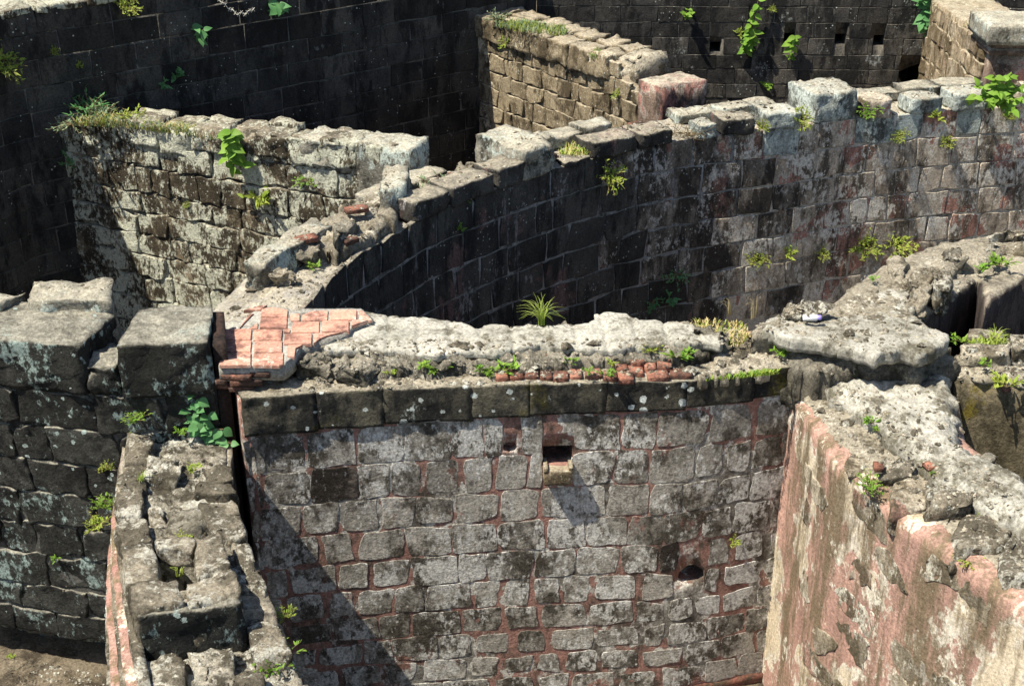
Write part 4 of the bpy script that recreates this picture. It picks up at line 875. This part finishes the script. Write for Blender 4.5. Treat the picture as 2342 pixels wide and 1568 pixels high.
for (x, y, s, m, k, lab) in ((595, 450, .42, 'leafy', 'herb', 'drooping fern like weed on the lit partition wall below the big plant'), (700, 410, .28, 'leaf', 'mat', 'small green mat in a joint of the lit partition wall'), (430, 470, .12, 'leafy', 'fine', 'tiny yellow weed on the lit partition wall at left')):
    wweed(pB, x, y, s, lab, mat=m, kind=k)
for (x, y, s, m, k, lab) in (
 (1392, 405, .42, 'leafy', 'fine', 'trailing yellow weed on the black part of the curved wall'),
 (1730, 595, .30, 'leafy', 'fine', 'yellow green weed low on the curved wall left of three others'),
 (1805, 580, .24, 'leafy', 'herb', 'small weed low on the curved wall in the middle of its row'),
 (1880, 578, .22, 'leafy', 'fine', 'small weed on the curved wall left of the large yellow one'),
 (1978, 565, .5, 'leafy', 'fine', 'largest yellow weed low on the pale end of the curved wall'),
 (2055, 560, .42, 'leafy', 'fine', 'rightmost yellow weed where the curved wall meets the junction wall'),
 (1490, 690, .32, 'leafb', 'mat', 'dark green creeping weed near the foot of the curved wall'),
 (1530, 680, .26, 'leafb', 'herb', 'dark green weed beside the creeping one at the foot of the curved wall'),
 (1545, 625, .32, 'leafb', 'mat', 'mossy weed in the lower joint of the curved wall'),
 (1050, 520, .13, 'leaf', 'herb', 'tiny weed in the left part of the black curved wall'),
 (1830, 275, .3, 'leafy', 'fine', 'weed tuft under the left foot of the merlon block'),
 (1740, 290, .2, 'leafy', 'fine', 'weed in the crusted course left of the merlon block'),
 (2055, 312, .24, 'leafy', 'fine', 'weed in the pale crusted course right of the merlon block'),
 (2140, 268, .24, 'leafy', 'herb', 'weed hanging below a stone of the curved wall head at right'),
 (2165, 325, .22, 'leafy', 'fine', 'weed in the joint under the pale crusted course at right'),
 (2305, 268, .2, 'leafy', 'fine', 'small weed below the round bush on the curved wall'),
 (1985, 255, .3, 'leaf', 'fine', 'weed in the gap at the right foot of the merlon block')):
    wweed(pC, x, y, s, lab, mat=m, kind=k)
for (x, y, z, s, m, k, lab) in (
 (1850, 245, 4.02, .42, 'leafy', 'fine', 'bushy weed leaning on the merlon block of the curved wall'),
 (1010, 440, 4.0, .5, 'sage', 'fine', 'loose green bush on the curved wall head beside the partition end'),
 (1035, 450, 4.0, .35, 'leaf', 'mat', 'green mat spilling over the curved wall next to the partition end'),
 (685, 600, 4.0, .2, 'leaf', 'herb', 'green weed by the rubble at the low end of the curved wall, rear of two'),
 (717, 612, 4.0, .18, 'leaf', 'herb', 'green weed by the rubble at the low end of the curved wall, front of two'),
 (660, 618, 4.0, .16, 'leaf', 'herb', 'small weed left of the pair at the low end of the curved wall'),
 (965, 842, 4.1, .16, 'leaf', 'herb', 'leftmost bright weed under the grey floor slab'),
 (1010, 850, 4.05, .24, 'leaf', 'herb', 'dense bright weed under the grey floor slab, second from left'),
 (893, 855, 4.05, .14, 'leafy', 'herb', 'small yellowish weed on the broken edge near the tiles'),
 (1095, 845, 4.08, .12, 'leaf', 'herb', 'tiny weed at the left end of the brick row'),
 (1125, 855, 4.04, .16, 'leaf', 'herb', 'weed touching the first brick of the row'),
 (1160, 845, 4.06, .24, 'leaf', 'herb', 'bushy weed growing over the first bricks'),
 (1305, 828, 4.1, .16, 'leaf', 'herb', 'upright weed above the middle of the brick row'),
 (1345, 852, 4.1, .12, 'leaf', 'herb', 'small weed behind the brick row'),
 (1385, 858, 4.1, .18, 'leaf', 'herb', 'weed growing over the front of the brick row'),
 (1398, 832, 4.1, .12, 'leafy', 'herb', 'small yellow weed behind the raised bricks'),
 (1550, 820, 4.1, .3, 'leaf', 'herb', 'large bright weed at the right end of the brick row'),
 (1492, 805, 4.15, .18, 'leafy', 'fine', 'small weed on the slab edge above the raised bricks'),
 (1782, 808, 4.1, .2, 'leaf', 'herb', 'bright weed beside the crack of the junction wall'),
 (2000, 640, 4.4, .1, 'leaf', 'herb', 'tiny weed on the bleached junction wall head'),
 (2290, 610, 4.3, .3, 'leaf', 'herb', 'green weed in the hollow above the dark court'),
 (2245, 620, 4.3, .18, 'leaf', 'herb', 'small weed left in the hollow above the dark court'),
 (2190, 780, 4.0, .18, 'leaf', 'herb', 'small weed at the left end of the ledge below the dark court'),
 (2252, 835, 4.08, .14, 'leaf', 'herb', 'small weed on the bleached ledge at right'),
 (2302, 885, 3.95, .3, 'leafy', 'herb', 'spiky weed hanging over the mossy ledge wall at right'),
 (1995, 968, 3.85, .16, 'leaf', 'herb', 'small weed against the concrete core, rear of two'),
 (2006, 988, 3.8, .14, 'leaf', 'herb', 'small weed against the concrete core, front of two'),
 (1975, 955, 3.8, .1, 'leaf', 'herb', 'tiny weed under the rough stone of the plastered wall'),
 (2120, 1065, 3.8, .16, 'leaf', 'herb', 'weed beside a red brick bit on the plastered wall'),
 (2135, 1085, 3.8, .2, 'leaf', 'herb', 'star shaped weed below the brick bit on the plastered wall'),
 (1985, 1118, 3.75, .24, 'leaf', 'fine', 'dense green weed hanging at the crest of the pink plaster'),
 (2230, 1155, 3.78, .34, 'leaf', 'mat', 'low grassy mat between the rough crest stones'),
 (2215, 1280, 3.7, .22, 'leafy', 'mat', 'yellow weed under a crest stone at the right'),
 (315, 962, 3.75, .22, 'leaf', 'fine', 'dense green weed at the foot of the block wall left of the fig seedling'),
 (412, 990, 3.58, .14, 'leaf', 'herb', 'low weed just left of the fig seedling'),
 (293, 985, 3.55, .12, 'leafy', 'fine', 'small yellow weed where the stepped wall meets the block wall'),
 (448, 1075, 3.5, .14, 'leafy', 'herb', 'weed in a crack on the stepped wall below the fig seedling'),
 (240, 1160, 3.1, .24, 'leaf', 'fine', 'green weed hanging at the pink moulding, upper of two'),
 (225, 1205, 3.0, .26, 'leafy', 'fine', 'yellow weed hanging at the pink moulding, lower of two'),
 (242, 1072, 3.2, .14, 'leafy', 'fine', 'small weed at the top of the pink moulding'),
 (420, 1235, 3.6, .14, 'leafy', 'fine', 'small weed behind the hollow block'),
 (652, 1412, 3.2, .18, 'leafy', 'fine', 'yellow weed on the right edge of the stepped wall'),
 (575, 1372, 3.3, .1, 'leaf', 'herb', 'tiny weed in the gap right of the hollow block'),
 (640, 1520, 3.15, .32, 'leaf', 'fine', 'round green weed at the bottom of the stepped wall'),
 (2220, 65, 4.6, .2, 'leafy', 'fine', 'yellow weed on the crest of the buff buttress wall')):
    tweed(x, y, z, s, lab, mat=m, kind=k)
wweed(pD, 1678, 1232, .12, 'small red tipped weed alone on the face of the front wall', mat='leafy', kind='herb')
wweed(pG, 132, 1275, .1, 'tiny weed low on the black block wall', mat='leaf', kind='herb')
wweed(pG, 30, 1500, .1, 'yellow weed near the foot of the black block wall', mat='leafy', kind='herb')
# grasses
blades('grass_tuft', at(1238, 742, 4.2), 46, .42, .30, 'lime', 'tall lime green grass tuft on the front wall edge before the black curved wall', group=None)
blades('grass_tuft', at(2275, 785, 4.0), 26, .26, .18, 'lime', 'grass tuft at the edge of the dark court on the right')
blades('grass_tuft', at(322, 1105, 3.5), 16, .2, .12, 'lime', 'thin grass tuft between stones of the stepped wall')
blades('grass_tuft', at(410, 1318, 3.25), 14, .22, .14, 'lime', 'grass growing inside the hollow block')
blades('dry_grass', at(1722, 728, 4.15), 9, .40, .12, 'dry', 'tall dry grass stalks behind the front wall right end', wd=.004)
blades('dry_grass', at(1665, 722, 4.15), 7, .34, .14, 'dry', 'dry grass stalks left of the taller ones behind the front wall', wd=.004)
def turf(name, poly, z, n, h, mats, label=None):
    r = random.Random(n); P_ = pts(z, *poly); lo = Vector((min(p.x for p in P_), min(p.y for p in P_))); hi = Vector((max(p.x for p in P_), max(p.y for p in P_)))
    V = []; F = []; mi = []; c = sum(P_, Vector())/len(P_); cnt = 0
    def ins(x, y):
        k = False
        for a, b in zip(P_, P_[1:]+P_[:1]):
            if (a.y > y) != (b.y > y) and x < (b.x-a.x)*(y-a.y)/(b.y-a.y)+a.x: k = not k
        return k
    while cnt < n:
        x, y = r.uniform(lo.x, hi.x), r.uniform(lo.y, hi.y)
        if not ins(x, y): continue
        if noise.noise(Vector((x*3, y*3, 0)))*.5+.5 < r.random()*.8: cnt += .1; continue
        cnt += 1; a = r.uniform(0, 6.28); l = h*r.uniform(.4, 1.1); d = Vector((math.cos(a), math.sin(a), 0)); sd = Vector((-d.y, d.x, 0))*.006
        b = Vector((x, y, z-.02))-c; m = b+d*l*.25+Vector((0, 0, l*.6)); t = b+d*l*.7+Vector((0, 0, l*.85)); i0 = len(V)
        V += [b-sd, b+sd, m+sd, m-sd, t]; F += [(i0, i0+1, i0+2, i0+3), (i0+3, i0+2, i0+4)]; mi += [r.randrange(len(mats))]*2
    me = mesh(name, V, F)
    for q in mats: me.materials.append(M[q])
    me.polygons.foreach_set('material_index', mi); o = link(name, me, None, None, c); o['kind'] = 'stuff'
    if label: tag(o, label, 'grass')
    return o
turf('partition_turf', ((165, 285), (230, 262), (330, 283), (470, 300), (490, 318), (330, 296), (240, 288)), 4.15, 1500, .16, ['leafy', 'dry', 'sage'], 'yellowing grass along the head of the lit partition wall')
turf('spur_turf', ((1130, 60), (1170, 48), (1300, 68), (1290, 82), (1180, 70)), 4.5, 700, .14, ['sage', 'leafy'], 'pale grass on the head of the spur wall')
turf('curved_wall_turf', ((1275, 355), (1300, 338), (1390, 335), (1380, 352), (1320, 362)), 4.02, 600, .14, ['leafy', 'dry', 'lime'], 'yellow grass between stones on the curved wall head')
turf('hollow_turf', ((1570, 745), (1600, 728), (1690, 735), (1720, 765), (1690, 790), (1640, 790)), 4.12, 750, .06, ['dry', 'dry', 'leafy'], 'dry straw coloured grass at the right end of the front wall')
turf('ledge_turf', ((2200, 785), (2280, 775), (2310, 790), (2230, 795)), 4.08, 250, .1, ['leafy', 'lime'], 'green grass along the ledge below the dark court')
turf('crest_turf', ((2180, 1140), (2240, 1110), (2300, 1135), (2240, 1170)), 3.78, 260, .07, ['leafy', 'lime'], 'thin grass among the crest stones of the plastered wall')
turf('moss_strip', ((1605, 868), (1700, 852), (1780, 846), (1780, 852), (1700, 862)), 4.08, 260, .06, ['leaf', 'leafy'], 'green moss along the front edge of the top course')
for (x, y, z, s, m, k, lab) in ((200, 262, 4.15, .62, 'leafb', 'fine', 'blue green bush on the left end of the lit partition wall'), (235, 268, 4.15, .5, 'sage', 'fine', 'grey green bush beside the blue green one on the partition wall'), (165, 285, 4.1, .5, 'sage', 'mat', 'pale creeper over the corner of the lit partition wall'), (1140, 48, 4.5, .4, 'sage', 'fine', 'small leggy bush on the left end of the spur wall'), (1215, 55, 4.5, .45, 'sage', 'mat', 'pale low bush on the spur wall head'), (305, 275, 4.15, .4, 'leafy', 'fine', 'yellow bush among the grass of the partition wall')):
    weed('bush', at(x, y, z), None, s, lab, mat=m, kind=k, cat='bush', group='bushes on the wall heads')
# dead twig nest on the curved wall head
V = []; F = []
for k in range(60):
    a = Vector((rnd.uniform(-.25, .25), rnd.uniform(-.1, .1), rnd.uniform(0, .06))); d = Vector((rnd.uniform(-1, 1), rnd.uniform(-.5, .5), rnd.uniform(-.2, .4))).normalized()*rnd.uniform(.1, .25); tube(V, F, a, a+d, .004)
tag(link('dry_twigs', mesh('dry_twigs', V, F), M['stem'], None, at(1572, 312, 4.0)), 'heap of dry twigs beside the spur wall pillar', 'twigs')
# litter
p = at(1856, 726, 4.44); bt = empty('plastic_bottle', p, 'white plastic tube with violet cap lying on the junction slab', 'bottle')
def lathe(prof, n=12):
    V = []; F = []
    for (x, r_) in prof:
        for k in range(n): a = 6.2832*k/n; V.append(Vector((x, math.cos(a)*r_, math.sin(a)*r_)))
    for i in range(len(prof)-1):
        for k in range(n): j = (k+1) % n; F.append((i*n+k, i*n+j, (i+1)*n+j, (i+1)*n+k))
    return V, F
link('tube_body', mesh('tube_body', *lathe([(-.085, .001), (-.085, .028), (-.08, .032), (.05, .032), (.065, .02)])), M['white'], bt, p)
link('tube_cap', mesh('tube_cap', *lathe([(.062, .022), (.066, .026), (.095, .026), (.098, .02), (.098, .001)])), M['purple'], bt, p)
# coil of barbed wire over the rampart head
V = []; F = []; P_ = []
base = pA.hit(505, 8)[0]+nA*.25
for k in range(40):
    t = k/39; P_.append(Vector((-.30+.62*t, .02*math.sin(t*20), .20-.75*math.sin(t*math.pi*.75)*.45+.02*math.sin(t*31))))
for a, b in zip(P_, P_[1:]): tube(V, F, a, b, .008)
for k in range(2, 39, 3):
    tube(V, F, P_[k]+Vector((-.02, 0, -.03)), P_[k]+Vector((.02, 0, .03)), .005); tube(V, F, P_[k]+Vector((.02, 0, -.03)), P_[k]+Vector((-.02, 0, .03)), .005)
tag(link('barbed_wire', mesh('barbed_wire', V, F), M['wire'], None, base), 'sagging strand of barbed wire at the top of the dark rampart', 'wire')

# loose lime gravel and stone chips on the wall heads
bpy.context.view_layer.update(); dg = bpy.context.evaluated_depsgraph_get()
def gravel(name, mat, areas, seed):
    r = random.Random(seed); V = []; F = []
    for poly, z, n, big in areas:
        P_ = pts(z, *poly); lo = (min(p.x for p in P_), min(p.y for p in P_)); hi = (max(p.x for p in P_), max(p.y for p in P_)); k = 0; tries = 0
        while k < n and tries < n*8:
            tries += 1; x, y = r.uniform(lo[0], hi[0]), r.uniform(lo[1], hi[1]); ins = False
            for a, b in zip(P_, P_[1:]+P_[:1]):
                if (a.y > y) != (b.y > y) and x < (b.x-a.x)*(y-a.y)/(b.y-a.y)+a.x: ins = not ins
            if not ins: continue
            ok, h, nn, _, ob, _ = scene.ray_cast(dg, Vector((x, y, z+1.2)), Vector((0, 0, -1)))
            if not ok or nn.z < .5 or h.z < z-.5 or ob.name.startswith(('leaf', 'weed', 'grass', 'dry', 'tile', 'bush')): continue
            k += 1; sz = big*(.25+.75*r.random()**3); i0 = len(V)
            R_ = Matrix.Rotation(r.uniform(0, 6.28), 3, 'Z') @ Matrix.Rotation(r.uniform(-.5, .5), 3, 'X'); sc = Vector((r.uniform(.7, 1.4), r.uniform(.6, 1.1), r.uniform(.4, .8)))
            for q in ((1, 0, 0), (.3, .9, .1), (-.8, .6, 0), (-.9, -.5, .1), (.2, -1, 0), (.1, .1, 1), (-.2, .3, .9), (0, 0, -.8)):
                V.append(h+R_ @ Vector([q[m]*sc[m]*sz*r.uniform(.75, 1.2) for m in range(3)]))
            F += [(i0+a, i0+b, i0+c) for a, b, c in ((0, 1, 5), (1, 6, 5), (1, 2, 6), (2, 3, 6), (3, 5, 6), (3, 4, 5), (4, 0, 5), (1, 0, 7), (2, 1, 7), (3, 2, 7), (4, 3, 7), (0, 4, 7))]
    o = link(name, mesh(name, V, F, False), mat); o['kind'] = 'stuff'; return o
AR = [(((600, 897), (1590, 864), (1590, 838), (650, 860)), 4.0, 500, .028), (((690, 835), (1600, 815), (1600, 795), (690, 800)), 4.1, 260, .035), (((1590, 860), (1850, 830), (1850, 790), (1700, 740), (1560, 735), (1640, 800)), 4.05, 350, .035),
      (((1870, 720), (2340, 520), (2340, 560), (2100, 700), (2160, 770), (1900, 790)), 4.35, 420, .035), (((1835, 900), (1940, 1040), (2100, 1160), (2342, 1330), (2342, 1190), (2100, 1030), (1900, 890)), 3.75, 700, .03),
      (((1890, 850), (2180, 860), (2342, 1080), (2342, 1180), (2100, 1020)), 3.95, 250, .03), (((2190, 860), (2342, 880), (2342, 795), (2195, 800)), 4.0, 160, .035), (((500, 730), (690, 715), (930, 470), (880, 450), (560, 650)), 4.0, 380, .035),
      (((940, 470), (2342, 260), (2342, 210), (1600, 245), (1000, 410)), 4.0, 700, .035)]
gravel('lime_gravel', M['rubble'], AR, 3); gravel('stone_chips', M['step'], [(a, z, n//4, b*1.4) for a, z, n, b in AR]+[(((280, 1000), (525, 1000), (620, 1350), (700, 1560), (350, 1560), (270, 1240)), 3.5, 420, .03), (((0, 690), (200, 690), (300, 720), (250, 660), (0, 670)), 4.5, 60, .03), (((0, 1568), (0, 1500), (230, 1500), (240, 1568)), .5, 300, .03)], 5)
gravel('brick_chips', M['brick'], [(a, z, 6, .016) for a, z, n, b in AR], 8)

gravel('rubble_stones', M['step'], [(a, z, max(6, n//11), b*2.6) for a, z, n, b in AR], 12)
